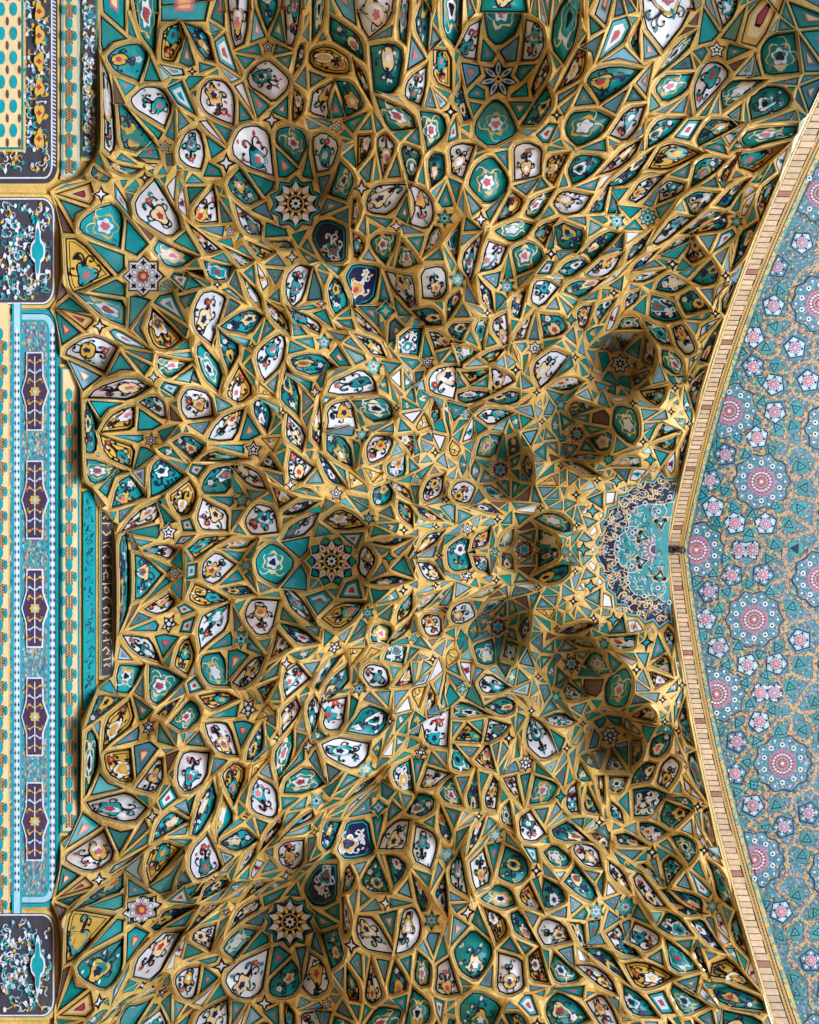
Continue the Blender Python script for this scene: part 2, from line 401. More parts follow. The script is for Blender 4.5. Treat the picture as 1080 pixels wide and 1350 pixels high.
TRACE = '''
@ 40 10 6
T 620,400 650,350 760,310 860,305 905,390 895,450 845,550 790,540 690,490
t 520,110 690,235 640,245 570,305 545,280
t 520,-40 710,-40 700,175 560,90
t 755,115 815,235 745,215
T 820,-20 960,-40 960,100 945,290 900,260 870,190
t 960,430 1000,560 895,560
t 705,570 815,600 750,665
n 670,590 725,740 690,750
W 805,740 890,655 980,665 1040,700 1080,800 1030,925 900,875 830,810
T 720,800 780,840 930,1110 880,1130 830,1110 735,1075
t 850,900 1035,985 950,1075 910,1050
W 575,500 620,590 655,720 660,900 640,1090 600,1140 565,1080
@ 40 10 3
Y 525,150 540,95 590,80 610,125 600,190 560,210 530,200
W 795,530 825,490 880,475 930,500 945,560 940,660 905,645 870,620 810,585
T 970,530 985,490 1030,480 1070,500 1080,560 1040,610 1000,590
W 600,560 625,500 660,495 690,570 685,630 630,615 595,590
W 425,770 485,715 590,860 545,905 470,860 425,820
Y 150,925 180,925 300,1045 190,1105 160,1080
@ 220 10 6
T 165,140 290,190 340,400 280,390
t 180,270 245,430 185,440 135,425
b 10,445 130,440 130,520 60,510
t 265,440 330,440 350,460 270,525
4 200,505 35
t 155,590 185,565 255,570 185,625
t 345,525 390,485 400,520
q 380,290 460,240 525,480 440,410
t 350,130 420,175 350,185
t -60,70 280,70 270,40 -60,-20
b 450,490 545,560 510,580
n 550,420 600,540 575,545
q 35,640 105,590 195,810 100,740
W 280,620 340,600 430,615 500,680 520,780 515,910 440,900 320,800 280,740
w 565,630 620,610 655,800 600,740
W 670,540 720,470 800,440 880,470 940,560 940,640 840,720 740,690 685,630
* 800,310 55 5 s
t 650,70 780,205 690,270
t 905,75 895,270 805,205
T 690,-40 890,-40 880,60 790,130 720,70
W 510,-20 600,-20 640,240 540,270 520,190
W 940,-20 1020,-20 1020,150 990,275 930,255
t 330,60 410,-30 440,110
t 565,315 700,300 720,365
t 870,350 880,305 995,325
t 575,380 670,400 620,455
t 985,385 890,410 950,460
T 1010,480 1030,300 1075,300 1075,420
t 1000,570 1080,510 1090,600
t 685,690 815,765 715,850
t 945,715 940,870 845,790
4 830,890 65 w
t 565,780 650,855 565,890
Y 970,640 1010,640 1080,740 1070,800 1000,860 975,855
n 150,850 230,890 215,900
b 200,740 265,820 245,830
t 85,850 150,915 95,950
w 280,910 330,890 400,1045 330,1010
t 385,950 485,955 440,1045
t 10,900 45,860 40,1010 5,990
@ 40 190 6
t 240,270 280,320 355,325 195,350
y 270,395 455,345 490,400 470,475
4 560,395 60 w
t 255,450 420,510 345,540 340,590
n 210,480 310,680 250,690
T 400,680 420,620 570,510 640,505 715,560 720,780 700,790 550,770
q 680,350 790,480 785,530 690,420
t 500,825 730,850 735,970 665,1010
t 780,640 905,800 855,860 755,830
n 850,660 960,710 930,740
* 895,1045 165 8 A
T 445,160 540,225 610,270 590,290 490,240
T 600,120 660,170 770,190 850,210 830,240 730,240 640,190
t 545,110 555,190 525,160
t 705,130 745,55 790,155
t 770,360 830,290 870,360
t 720,290 760,290 745,340
4 905,265 45
W 800,50 860,120 1010,130 990,180 900,150
t 765,-10 905,-40 910,0 820,55
t 870,95 945,15 1015,60 1010,105
* 1068,20 50 5 s
n 395,260 410,230 440,285
t 950,320 990,300 990,350
t 1020,230 1070,170 1075,230
@ 220 190 6
T -85,830 -45,765 40,840 165,890 80,960 -10,930 -50,890
t 300,0 460,35 345,140
4 470,150 75 w
t 340,180 425,200 445,265 315,245
t 80,195 90,150 120,190
t 10,100 45,100 40,150 0,160
T 510,310 590,210 700,430 610,480 540,380
t 665,270 820,290 815,350 750,410
t 860,80 985,195 925,250 855,255
* 1020,470 205 10 B
t 635,515 750,470 800,525 800,600
W 570,505 620,570 765,650 760,705 650,700 590,630
t 815,640 905,660 940,740 800,750
T 820,790 960,770 985,820 880,830
t 720,810 750,750 770,810
t 985,750 1075,710 1075,810
W 245,590 240,500 350,400 385,470 380,590 280,610
t 175,350 280,355 190,450
t 190,300 220,230 250,300
t 430,480 500,590 420,610
t 445,460 510,455 520,480 490,510
t 450,360 470,400 440,405
* 500,690 45 5 s
t 305,670 420,645 420,720
T 240,650 300,690 410,740 415,755 310,730
t 545,770 580,715 605,745
t 430,770 500,765 510,800
W 200,690 390,820 310,880 240,800
t 25,770 130,680 195,830
W 85,430 125,395 140,530 110,500
w 10,340 60,280 50,420 20,400
t 365,910 415,840 475,950
T 500,850 650,915 590,970 530,930
t 560,870 630,810 645,895
Y 650,790 815,860 760,910 690,880
t 800,950 870,870 930,970
4 990,895 50 w
t 165,980 220,900 255,1000
T 300,930 500,965 490,1060 370,1010
t 600,1020 660,970 665,1060
W 700,1020 740,950 790,1080 760,1110
b 800,1010 900,1020 860,1080
q 30,1050 60,1000 150,1100 140,1130
@ 400 10 6
T 215,110 270,130 420,230 480,320 465,370 330,300 240,220
Y 65,360 200,325 355,410 350,480 220,490 80,440
t 60,490 150,530 60,590
T 100,-30 170,-30 155,130 90,210
t -20,80 60,70 30,130
t 0,210 50,160 30,240
t 110,270 200,235 190,250
b 200,-30 400,-30 410,90 330,60
W 410,-30 690,-30 690,90 540,205 460,110
t 560,235 700,170 690,230
T 755,-20 815,-20 800,240 750,210
T 560,325 700,300 775,360 720,630 575,630
W 780,590 870,480 985,480 950,650 905,745 820,690
Y 410,460 530,540 520,680 440,560
T 890,60 960,-20 980,300 900,210
t 1000,110 1050,70 1050,170
t 1005,190 1075,240 1020,300
t 860,290 970,400 810,440
W 70,740 100,650 215,595 220,700 195,825 75,795
T 280,595 380,610 455,730 445,810 335,820 300,700
t 265,690 310,845 260,870 220,850
* 262,942 52 6 s
t 85,855 205,870 195,940
t 335,860 450,855 365,960
t 290,1030 350,990 375,1060
t 55,880 115,940 60,950
T 580,745 885,850 870,930 710,970 640,900
t 575,880 645,970 585,990
t 530,900 530,980 470,980
b 590,690 720,680 740,730
t 720,1000 830,1000 780,1040
t 820,1050 910,980 920,1070
t 950,740 1000,660 1025,760
T 945,850 1010,850 1080,880 1110,960 1060,1020 970,1080
n 1010,0 1060,-20 1060,30
@ 580 10 6
T -170,880 -100,840 -20,860 30,920 30,990 -30,1040 -80,1080
W 185,360 210,180 335,110 335,180 275,380 190,385
W 670,300 690,120 780,160 830,280 800,400 680,395
T 370,-40 640,-40 630,160 475,275 370,190
t 350,220 450,345 405,400 305,390
t 610,230 630,400 540,400 485,345
* 462,565 150 7 C
t 175,440 285,435 300,510 235,600
t 645,445 770,450 670,590 620,520
t 215,680 265,630 330,670 335,725 215,715
t 580,700 675,640 705,715 590,730
W 835,410 860,440 850,510 740,675 705,640
t 215,760 300,770 250,840
t 595,770 715,765 635,880
T 830,670 880,720 860,800 790,920 680,905 760,780
T 110,740 180,640 180,740 240,880 190,890 150,800
T 40,40 60,-30 140,-30 120,270 30,190
q 85,960 150,890 130,1020 90,1030
4 85,825 55
4 925,850 45
T 310,920 345,820 440,770 530,810 585,900 580,980 400,1075 310,1010
Y -30,350 90,335 70,600 -30,560
t 100,510 150,580 100,600
t 0,620 75,660 70,700 10,670
b -20,690 60,750 10,790
t 180,945 245,940 230,980
t 160,1000 220,1040 165,1035
q 790,1010 840,925 890,940 840,1060 810,1070
t 660,955 740,960 690,1000
T 930,60 1060,-20 1070,260 985,375 910,290
t 900,390 960,430 930,460
Y 970,620 1060,360 1130,330 1135,480 1080,600
t 870,600 960,510 920,630
t 950,660 1075,630 1060,680 950,720
t 960,770 1060,720 990,820
t 115,370 130,330 120,410
t 880,60 830,-20 910,-20
@ 400 190 6
W 80,-20 170,-80 260,0 260,180 130,200 100,90
T 290,170 370,190 390,290 320,420 250,380
t 120,240 265,215 200,380
t 180,500 220,425 310,480 180,560
t -60,60 -10,10 50,40 75,240 0,245
Y 445,-60 540,-60 530,50 450,140
t 320,110 395,60 400,160
b 290,20 400,0 330,60
W 600,30 600,-40 650,-70 710,-20 700,90 645,190
T 770,50 800,20 890,30 920,110 825,235 780,150
T 985,130 1010,80 1080,110 1120,160 1080,240 1000,300
t 440,225 540,150 540,290 490,290
t 575,180 620,250 580,270
t 670,240 730,135 775,270
t 860,265 935,200 950,290
4 460,350 65 w
W 530,440 590,340 730,300 780,320 680,530 535,520
W 840,340 920,345 1000,430 1020,550 960,640 860,600 840,480
t 790,435 810,600 710,555
t 545,570 690,570 680,640 645,660
4 735,650 50 w
t 780,700 800,640 920,690
t 270,565 355,520 360,630
T 380,600 385,445 440,450 480,530 400,640
t 430,650 490,595 490,695
t 530,640 580,670 535,700
K 95,760 150,650 240,630 350,680 360,790 350,940 220,940 140,850
Y 395,860 400,725 450,730 490,790 420,880
T 535,790 600,730 730,745 745,810 640,925 550,850
T 770,970 790,800 870,850 890,940 800,970
t 740,850 725,970 680,960
t 440,900 520,845 555,890
t 860,750 940,730 930,830
t 0,840 40,790 70,860
T 0,870 100,910 40,950
t 75,1000 140,930 160,1020
T 965,840 990,660 1060,680 1080,740 1020,820
t 970,890 1060,850 1075,900
t 190,990 300,990 260,1020
t 1010,360 1080,310 1060,400
@ 580 190 6
W 80,160 100,50 150,10 245,15 200,245 90,210
W 600,170 610,40 680,15 770,60 790,150 760,225 605,255
T 230,300 270,190 360,130 430,130 490,180 530,290 490,370 350,450 240,400
t 70,270 175,290 115,390
t 45,340 80,470 30,480 0,440
t 265,80 350,65 270,115
t 560,75 480,85 560,160
t 610,300 735,290 680,390
t 215,420 325,490 240,570
t 490,430 430,580 360,500
4 325,595 60 w
Y 490,555 560,370 600,370 650,450 590,520
t 180,680 230,600 300,680
* 38,588 80 6 g
T 670,510 720,430 840,400 750,580 690,550
Y 810,230 870,120 970,110 890,300 830,270
t 930,295 960,210 1000,290
t 745,350 780,290 830,340
t 790,560 835,490 890,550
W 880,430 900,390 970,345 1090,370 1180,430 1140,510 970,540
T 440,665 470,620 590,600 700,650 650,710 550,735 470,710
q 325,745 370,670 400,660 360,740
T 40,750 130,680 130,870 60,800
t 40,860 150,940 45,1000
W 180,940 210,810 290,760 280,960 240,1030
W 335,950 330,850 380,780 500,790 440,1000 340,990
T 550,830 600,780 720,780 800,860 800,960 620,995
t 520,890 575,1025 470,1025
Y 745,690 780,640 900,610 820,760
t 890,660 930,810 880,830 835,810
T 930,670 950,620 1060,620 1140,690 1120,780 960,800
t 930,825 1050,825 950,895
4 880,870 45
q 800,1020 850,940 900,940 860,1010
T 930,980 1000,920 1120,920 1160,980 1030,1065
b 180,720 270,715 190,770
t 410,720 500,735 420,740
t 870,20 950,50 870,60
t 1000,-20 1100,-40 1060,30
@ 740 10 6
t 240,100 330,180 240,205
b 290,60 370,-20 400,-20 370,120
t 165,300 330,240 265,390 240,330
q 320,380 400,130 500,110 525,160 470,250
b 345,400 490,330 570,420 440,400
T 530,300 570,200 680,80 600,200 590,360
t 620,240 740,350 640,400
W 660,140 720,-30 1010,-30 960,80 770,300 690,220
T 730,475 910,255 1070,245 980,350
t 880,420 990,360 1020,455
T 225,580 270,520 430,470 590,525 490,640 340,735 240,650
T 745,640 790,510 940,485 1035,555 960,640 800,715
b 600,600 690,450 665,660
t 525,720 560,640 640,735
t 110,760 180,640 265,745
t 360,775 495,680 430,830
T 70,930 110,840 200,815 310,820 380,890 320,960 160,1060 85,1000
W 415,980 540,810 655,810 590,960 505,1030
w 545,1010 600,940 590,1000
t 600,1020 610,930 650,1000
w 650,910 710,910 680,950
T 705,980 790,890 920,885 830,1000 710,1085
t 720,680 780,780 715,790
t 795,790 900,715 930,720 820,810
t 890,790 970,740 960,830
b 660,840 740,850 690,865
b 1000,830 1010,760 1035,830
q 915,1000 1000,900 1080,895 1000,1020
t 385,1080 390,1035 440,1070
t 180,1075 350,1020 330,1100
t 40,1000 130,1090 60,1090
n 1010,110 1060,60 1060,120
n 930,200 980,160 1060,190
@ 880 10 6
t 300,60 385,185 345,250 280,275
t 580,60 520,285 410,200
W 340,-30 560,-30 540,70 405,135
* 390,335 75 5 s
y 560,265 630,60 780,-20 830,40 790,220 700,295
t 205,335 270,300 295,350 290,420
t 490,345 510,315 640,350 480,400
n 215,395 270,445 250,470
n 505,455 600,420 520,490
T 770,320 830,255 980,240 1010,480 800,515 780,430
b 560,520 700,370 670,490
t 700,380 740,530 650,500
W 205,640 260,560 330,475 400,480 450,530 350,670 240,780
T 440,690 500,610 620,560 700,590 600,690 460,780
T 670,740 750,620 880,640 950,720 930,830 690,870
t 365,800 405,730 425,810
t 475,840 590,745 545,890
t 590,860 630,760 640,880
t 260,815 360,710 290,840
T 250,1020 280,930 370,890 500,915 400,1010 260,1070
W 460,1040 590,950 500,1080 460,1080
T 600,1030 650,970 1000,960 1010,1000 800,1050 640,1075
b 760,910 950,850 950,900
b 830,560 1000,540 1000,580
t 390,1080 430,1040 440,1090
@ 740 190 6
T 40,190 60,110 170,70 260,80 310,150 220,240 100,285
W 345,200 500,50 640,0 560,110 430,195
T 420,300 560,120 690,115 560,300
Y 710,140 780,80 860,20 950,30 1045,90 960,150 815,180
t 660,200 720,180 800,205
t 890,210 1010,170 1000,250
w 300,300 300,230 400,230
t 140,320 265,250 240,390
T 240,525 300,400 380,330 340,460 320,520
t 400,340 500,345 450,420
t 390,380 450,500 440,530 360,535
t 245,570 335,555 350,600 310,640
t 220,630 290,670 225,700
* 440,608 75 6 g
W 530,405 640,270 750,255 620,445
W 770,440 750,350 790,270 880,255 960,320 940,370 850,430
t 720,345 740,470 690,490 640,480
t 520,450 620,500 570,560
t 755,490 880,460 780,560
* 685,580 80 8 g
t 530,660 570,595 615,660
t 500,520 530,600 510,590
w 840,550 940,450 920,520
t 945,455 985,550 920,530
W 705,730 890,580 960,590 790,775
T 185,800 290,710 380,700 430,740 260,890 200,850
t 430,790 490,730 490,815
w 505,720 570,690 510,780
W 530,820 690,700 620,830 530,890
t 650,790 740,780 680,810
b 340,860 400,810 450,850
W 230,1000 350,900 460,900 390,1000 260,1050
T 580,950 640,880 750,850 640,950
b 640,960 700,900 755,945
K 800,850 850,770 960,715 1010,700 830,855
t 850,880 950,775 940,910
4 880,950 50
t 770,880 835,880 820,960
t 915,970 950,920 1030,960
T 600,1060 620,1010 700,990 770,1010 680,1080
W 340,1100 500,990 450,1090
b 180,1030 220,1010 260,1060
b 110,860 170,830 180,890
b 80,580 190,570 185,640
t 0,880 0,830 95,830
b 700,650 620,620 730,600
@ 880 190 6
T 205,210 230,140 310,110 410,155 330,230 220,290
t 60,195 165,180 155,260
t 270,300 350,270 370,330
t 320,50 440,-10 440,90
t 270,0 330,0 280,40
T 490,40 540,-10 640,-5 580,35
W 415,210 560,80 460,280
Y 570,150 580,80 700,50 870,30 700,200 620,180
t 510,260 540,195 580,240
b 420,310 470,320 440,350
n 610,190 660,220 620,230
T 400,470 470,380 580,290 620,290 530,400 460,490
t 485,525 540,410 580,510 545,540
w 600,350 640,310 740,380 620,385
W 605,560 620,470 660,400 630,560
t 650,600 660,500 740,600
Y 690,450 790,320 860,310 770,540
T 700,280 760,200 740,290
t 770,270 820,170 870,250
W 860,110 905,70 905,200
b 670,325 740,315 730,350
K 150,440 230,370 310,345 380,405 280,470 190,525 150,470
W 20,550 100,450 70,540
t 95,470 150,545 75,520
* 550,612 60 6 g
T 140,625 250,555 350,545 430,560 310,610 200,650
T 260,660 440,560 440,640 360,690
W 130,840 190,740 270,790 290,890 210,935 150,910
b 230,710 370,740 330,820
q 370,790 420,710 500,700 525,730 440,800 365,850
t 365,910 440,850 410,940
t 480,900 460,990 430,985
t 500,840 560,880 500,920
t 535,780 565,750 560,820
T 590,860 620,720 700,665 725,660 620,920 560,930
t 80,960 110,920 190,955 90,990
t 120,1020 230,1000 180,1060
T 220,1080 260,1010 330,950 390,1040 380,1080 300,1110
4 460,1040 40
W 520,990 600,965 530,1080
b 530,1060 580,1010 560,1080
t 5,850 110,765 110,880 60,910
@ 70 360 6
t 330,165 480,35 560,95 555,200
t 585,215 670,195 730,235 590,370
T 235,160 270,190 430,220 535,240 540,370 400,345 280,240
n 65,115 140,120 40,240
t 45,290 165,180 180,250 235,290
y 90,330 300,325 295,385 250,450
4 370,420 60 w
t 15,345 175,450 55,520
W 105,620 120,570 200,520 350,520 460,600 400,745 250,690
q 480,470 510,430 560,440 685,585 580,570 490,540
b 600,430 690,340 660,440 700,540
q 830,240 860,190 930,190 990,260 1030,370 930,310
q 920,40 960,-10 1080,60 1080,140 980,120
Y 740,470 800,330 870,370 985,530 900,610 810,570
t 890,360 1080,440 1030,500 950,430
t 960,620 1040,550 1080,590
t 930,670 1080,630 1080,680
t 175,725 370,790 230,880
t 450,770 510,640 600,750 540,745
t 580,625 775,640 750,700
t 600,690 760,745 700,810
T 830,675 1060,715 950,800 880,790 840,730
t 990,850 1080,790 1080,850
4 795,825 45 w
q 870,900 890,860 985,900 960,950
W 280,965 330,900 620,820 710,880 590,965 450,985
t 330,1020 510,1020 430,1060 380,1110
W 700,1010 790,980 860,1030 880,1120 830,1130
b 1010,190 1070,200 1030,260
@ 70 530 6
T 235,30 280,30 330,80 345,200 320,350 280,395 235,390
Y 390,220 430,110 560,45 640,40 660,110 650,180 420,230
Y 410,290 480,290 630,380 610,510 560,520 430,420
t 710,45 810,180 770,215 690,200
t 500,265 680,230 680,290 645,345
t 665,375 740,375 770,405 665,500
t 830,195 940,185 880,285
* 775,305 60 6 s
T 265,475 330,480 480,560 330,630 265,630
t 370,665 480,600 430,720
T 490,690 520,620 590,585 640,610 715,720 560,800 490,800
T 770,580 800,480 860,450 985,590 860,690 790,700
b 650,570 710,540 715,640
T 850,380 900,360 950,390 990,440 920,430
T 970,310 1050,270 1170,330 1140,400 1090,420
t 985,370 1080,440 1060,470
t 940,470 1040,515 1010,550
W 560,990 640,890 800,780 800,920 640,980
t 840,790 950,920 900,945 825,920
t 660,1010 820,950 830,1010 790,1050
* 915,1030 75 5 s
n 340,690 405,810 370,830
b 340,440 360,370 380,440
b 540,840 600,830 545,910
Y 930,740 990,640 1060,620 1110,720 1050,850 990,870
t 840,750 920,740 920,800
q 1020,940 1080,930 1100,1000 1040,1000
n 920,60 990,130 930,120
@ 240 360 6
T 60,-20 380,-20 380,40 330,50 240,10
t 80,30 225,40 210,105 170,95
q -10,60 30,40 125,95 50,140 -10,150
4 280,92 35
t 0,200 120,180 50,240
W 90,250 130,190 250,175 310,210 320,270 200,510 120,430
b 360,230 420,250 350,310
q 350,150 380,130 460,215 400,200
t 395,80 430,30 450,150 420,120
T 480,20 600,180 605,260 550,220 500,110
W 590,-40 650,-10 750,110 650,185 600,110
t 690,-20 790,-20 770,70
W 830,190 830,30 880,-40 970,0 985,180 880,240
t 710,215 770,150 775,215
t 1020,40 1100,110 1100,185 1015,190
t 895,285 1015,215 1055,260 1050,330
W 870,310 960,330 1080,400 1070,460 950,440 890,390
Y 690,270 820,360 820,470 750,420 700,330
b 730,255 820,260 820,300
t 655,390 740,460 650,500
t 860,390 940,470 860,490
t 920,530 1020,500 1020,590
t 840,540 925,600 830,630
T 350,420 430,340 540,310 590,355 520,465 400,450
t 545,490 605,400 605,540
t 395,480 525,515 495,575
T 315,470 350,470 440,590 400,730 330,610
4 555,578 30
t 485,610 555,630 470,700
W 590,710 610,620 760,505 800,520 780,720 640,820 600,780
b 225,540 260,510 260,580
T 130,610 180,565 325,745 250,885 160,800
t 10,800 70,750 110,850
t 480,755 540,720 560,790
t 490,820 570,855 540,890
Y 360,930 410,790 525,935 450,1035 380,980
b 270,900 325,860 310,940
W 0,980 60,930 220,950 225,1110 60,1130 10,1090
t 270,985 350,1050 275,1070
Y 610,895 690,955 620,950
t 660,890 730,830 710,920
t 655,990 770,1030 740,1100 700,1085
T 860,690 950,650 1080,680 1140,720 1040,795 870,750
t 870,800 1020,830 980,930 930,900
T 770,900 820,800 910,930 880,1080 800,1010
4 1050,940 50 w
t 950,960 1035,1000 940,1065
@ 240 530 6
T 570,120 580,20 630,0 685,90 650,205 600,160
t 705,150 740,110 775,145 700,190
4 798,85 35
t 930,50 980,-10 1040,10
t 700,250 780,200 790,255
b 920,110 1000,80 960,170
W 830,190 870,110 970,240 910,345 850,280
W 850,500 890,400 1000,520 930,620 860,580
t 765,370 820,315 830,365
t 965,350 990,310 1025,350
t 770,420 830,410 800,475
t 975,395 1030,400 1010,440
Y 660,290 770,290 720,355 690,330
Y 640,490 700,420 780,520
t 700,550 830,575 780,650
* 565,375 80 5 s
t 485,140 585,260 530,280 460,270
W 215,290 235,200 350,90 440,85 425,260 300,290
t 85,180 200,150 160,230
t 310,330 460,290 465,400
T -40,260 80,270 190,350 110,430 10,360
t -10,410 70,450 40,480
Y 200,460 260,400 340,390 440,440 340,490
n 650,590 690,590 740,650 700,650
4 858,655 45 w
Y 720,700 790,720 860,755 770,820
t 650,780 700,720 735,800
T 160,690 190,600 250,545 370,545 365,680 180,715
q 55,575 90,510 165,520 120,575
t 410,560 510,680 465,700 395,700
W 430,540 500,520 610,570 650,660 540,655
t 540,695 650,695 580,780
t 235,765 380,725 385,775 350,825
* 475,780 70 5 g
W 125,920 170,790 220,790 335,880 320,1010 180,980 140,960
t 375,860 470,895 360,990
W 530,930 550,860 620,825 740,840 770,1015 570,1040 530,1000
t 405,1025 440,985 480,1035
q 10,945 80,925 90,985 30,1010
T 900,740 980,680 1040,740
t 1000,620 1030,550 1080,620
b 1060,670 1080,665 1080,700
T 790,860 950,780 1050,790 950,850 800,875
t 800,880 870,900 805,950
W 820,1080 870,960 1040,900 1000,1010 840,1100
t 1020,870 1080,830 1080,870
@ 410 360 7.2
t 0,60 120,200 90,230 0,220
t 60,40 160,55 120,110
T 170,130 210,80 250,110 345,275 240,350 190,280
4 100,290 45 w
t 60,405 110,365 180,355 180,500
t 285,395 365,325 390,390
t 280,430 400,430 400,495 320,470
t 220,440 250,520 330,535 220,545
W -40,430 0,430 120,530 90,560 20,550
K 350,120 350,20 420,-60 640,-60 650,30 570,250 420,285 390,180
t 705,65 800,250 725,280 625,250
W 740,10 850,0 970,50 1005,300 900,250 800,120
t 445,335 600,280 630,355 595,460
t 830,265 975,345 830,440 800,340
t 735,465 800,465 865,520 745,600
* 710,360 100 4 g
W 440,390 560,460 650,570 480,540
t 635,480 700,455 690,560
t 840,470 935,400 880,500
t 950,470 1010,390 1060,480
* 125,655 95 5 g
t 220,580 340,580 285,640
t 330,680 390,610 440,710
W 450,605 630,625 660,770 580,750 520,690
n 665,625 695,620 690,720
t 200,810 270,730 355,865 240,850
t 340,735 510,765 495,850 430,895
* 595,890 100 5 g
t 210,880 330,910 210,960
t 30,1000 165,890 150,1070 90,1090
W 220,1050 300,970 450,950 550,1030 560,1110 450,1180 300,1170 200,1120
K 860,730 890,600 960,540 1050,530 1010,740 890,760
t 765,650 840,595 820,700
t 770,730 850,820 800,790
t 720,850 830,890 750,940
w 770,980 850,920 830,1030
t 890,800 1010,770 1010,850 980,895
W 895,870 975,960 960,990 910,950
t 995,925 1080,930 1020,1035
T 620,1080 700,1020 710,1100
T 890,980 950,1050 900,1090
@ 550 360 7.2
W 50,190 60,-40 200,-80 260,30 240,150 200,195
* 385,60 90 5 g
t 605,20 755,20 750,110 705,160
T 575,60 650,110 690,180 690,310 640,280 620,200
* 855,125 90 6 g
t 950,10 1060,10 985,100
t 730,200 790,205 830,255 730,325
n 1030,140 1070,90 1070,150
t 500,110 555,260 470,250
T 290,210 380,205 410,245 320,380 290,300
n 50,235 180,245 60,255
t 170,290 230,275 245,340
T 40,350 140,345 210,410 240,490 120,500 70,430
t 340,410 410,330 450,405
b 510,320 625,320 610,390
b 480,340 555,415 540,430
n 775,380 860,325 840,360
4 668,380 40
T 310,530 350,470 420,460 480,480 480,510 375,620
T 540,530 590,460 650,465 610,650 550,570
t 425,635 490,555 540,640
t 640,680 690,560 740,660
W 705,510 730,460 840,420 870,590 810,645 770,580
T 910,300 940,230 1020,200 970,410 910,390
t 1020,290 1080,310 1030,390
t 880,430 950,460 900,520
W 930,590 960,520 1070,430 1050,570 1000,610
W 100,560 160,545 260,590 330,680 250,700 170,690
t 70,600 135,740 20,760
t 170,740 300,740 220,830
* 98,850 75 6 s
t 290,830 340,760 380,840
T 385,705 490,690 560,740 430,840
b 470,860 570,790 620,850
Y 615,780 680,710 770,710 695,855
t 745,860 780,780 820,870
t 820,700 880,660 880,760
t 830,780 920,840 870,895
t 920,660 1040,640 1030,700 990,740
y 905,690 975,780 970,850
t 1005,790 1080,780 1010,890
4 935,920 50
Y 410,930 520,890 650,940 510,1035 450,1000
W 120,1040 180,930 290,880 360,890 300,1150 130,1120
t 370,965 440,1060 360,1070
t 560,1050 660,990 670,1060
W 710,940 760,920 870,970 890,1010 720,1080
t 0,930 85,960 0,1030
t 950,1070 985,1010 990,1080
t 1020,1000 1080,1060 1020,1080
@ 690 360 7.2
W 65,240 130,90 210,55 310,150 160,310
t 20,370 25,270 100,345
t 210,335 290,255 300,355
t 345,250 450,345 380,410
T 400,160 450,100 560,80 700,75 540,215 430,190
t 405,225 500,255 460,300
t 580,235 660,170 660,270
n 290,20 370,100 330,90
b 740,135 820,140 810,205
w 740,110 790,50 930,0 850,100
t 850,125 925,50 920,150
b 695,220 710,180 740,230
4 860,190 45
4 455,445 55 g
W 500,390 530,310 620,310 580,490 540,480
T 650,370 690,310 830,280 710,430
t 620,480 630,400 680,480
t 740,465 800,400 780,470
W 820,520 850,350 900,340 860,520
W 970,280 1000,220 1080,190 1080,280 980,310
t 910,230 950,220 920,280
T 910,500 930,430 1080,390 1100,480 950,510
T 160,400 230,395 330,430 395,530 330,560 200,570
t 115,460 155,620 50,620
W 0,490 90,410 30,590
t 190,620 325,615 220,705
* 112,715 75 7 s
t 0,640 35,640 0,740
t 310,690 350,640 380,700
t 0,780 60,790 95,825 10,895
W 95,930 160,830 280,755 390,800 260,1020 150,1045
t 330,930 410,810 450,880
b 420,600 480,550 490,650
t 500,550 560,540 510,610
t 420,670 495,730 450,770
b 530,740 550,650 565,760
T 610,570 680,530 730,530 650,640
b 590,640 620,690 600,710
T 665,710 720,640 800,610 720,710
W 760,720 840,610 800,710
t 620,755 705,755 665,820
t 600,810 660,900 650,920
4 495,800 40
t 545,890 610,970 560,990
4 640,995 35
t 720,760 800,760 815,860 770,890
* 920,860 110 7 s
t 860,610 940,700 830,740
T 915,585 1080,570 1080,640 960,680
t 960,710 1090,670 1080,770 1000,770
t 780,930 860,960 850,1020 780,1000
t 900,1030 960,990 1035,1000 1030,1060
t 1045,880 1080,830 1085,940
b 490,900 510,880 500,930
t 20,950 60,910 50,970
t 10,1020 100,1080 20,1090
K 280,1050 350,1010 480,1010 520,1030 410,1110
t 690,1030 800,1040 730,1090
w 680,940 740,910 740,970
@ 830 360 7.2
T 70,60 90,-10 220,-20 180,60 110,100
t 150,120 215,75 210,150
K 285,130 290,30 350,10 450,40 500,110 430,150 310,170
T 605,110 680,-40 790,-30 830,40 740,110
t 510,10 600,0 570,50
W -10,270 30,190 150,180 190,195 20,300
t 70,310 155,270 170,360
b 380,215 460,200 450,280
K 205,310 240,240 340,230 420,300 450,400 380,430 220,410
T 490,210 590,180 680,230 715,320 640,350 510,350
b 700,180 770,170 750,270
n 500,385 640,355 505,415
T 590,420 740,370 730,430 660,450
W 785,200 860,110 950,95 850,190 795,260
t 790,320 840,220 860,340
T 890,210 980,110 1035,10 930,355 890,340
4 815,385 45
b 860,410 910,400 870,440
T -60,480 20,390 100,390 140,430 40,480
T 160,490 250,480 330,540 350,670 280,650 200,570
W 420,600 430,490 480,470 590,600 620,720 560,740 440,650
T 330,790 350,720 420,720 480,840 470,960 360,900
W 110,760 170,650 240,720 240,845 150,810
t 70,810 190,870 30,930
t 0,660 110,655 50,790
W 60,980 200,920 210,960 70,1060
t 250,1030 290,900 320,1010
T 350,930 400,920 490,980 490,1020 420,1030
b 560,480 660,490 630,570
W 665,580 700,490 830,470 760,540
t 665,660 720,580 710,670
T 700,790 770,640 870,530 780,830
4 680,715 25
W 560,880 580,800 660,780 610,850
t 560,960 610,860 610,960
b 660,870 660,800 730,850
4 572,1010 45
W 620,1080 670,940 740,930 700,1080
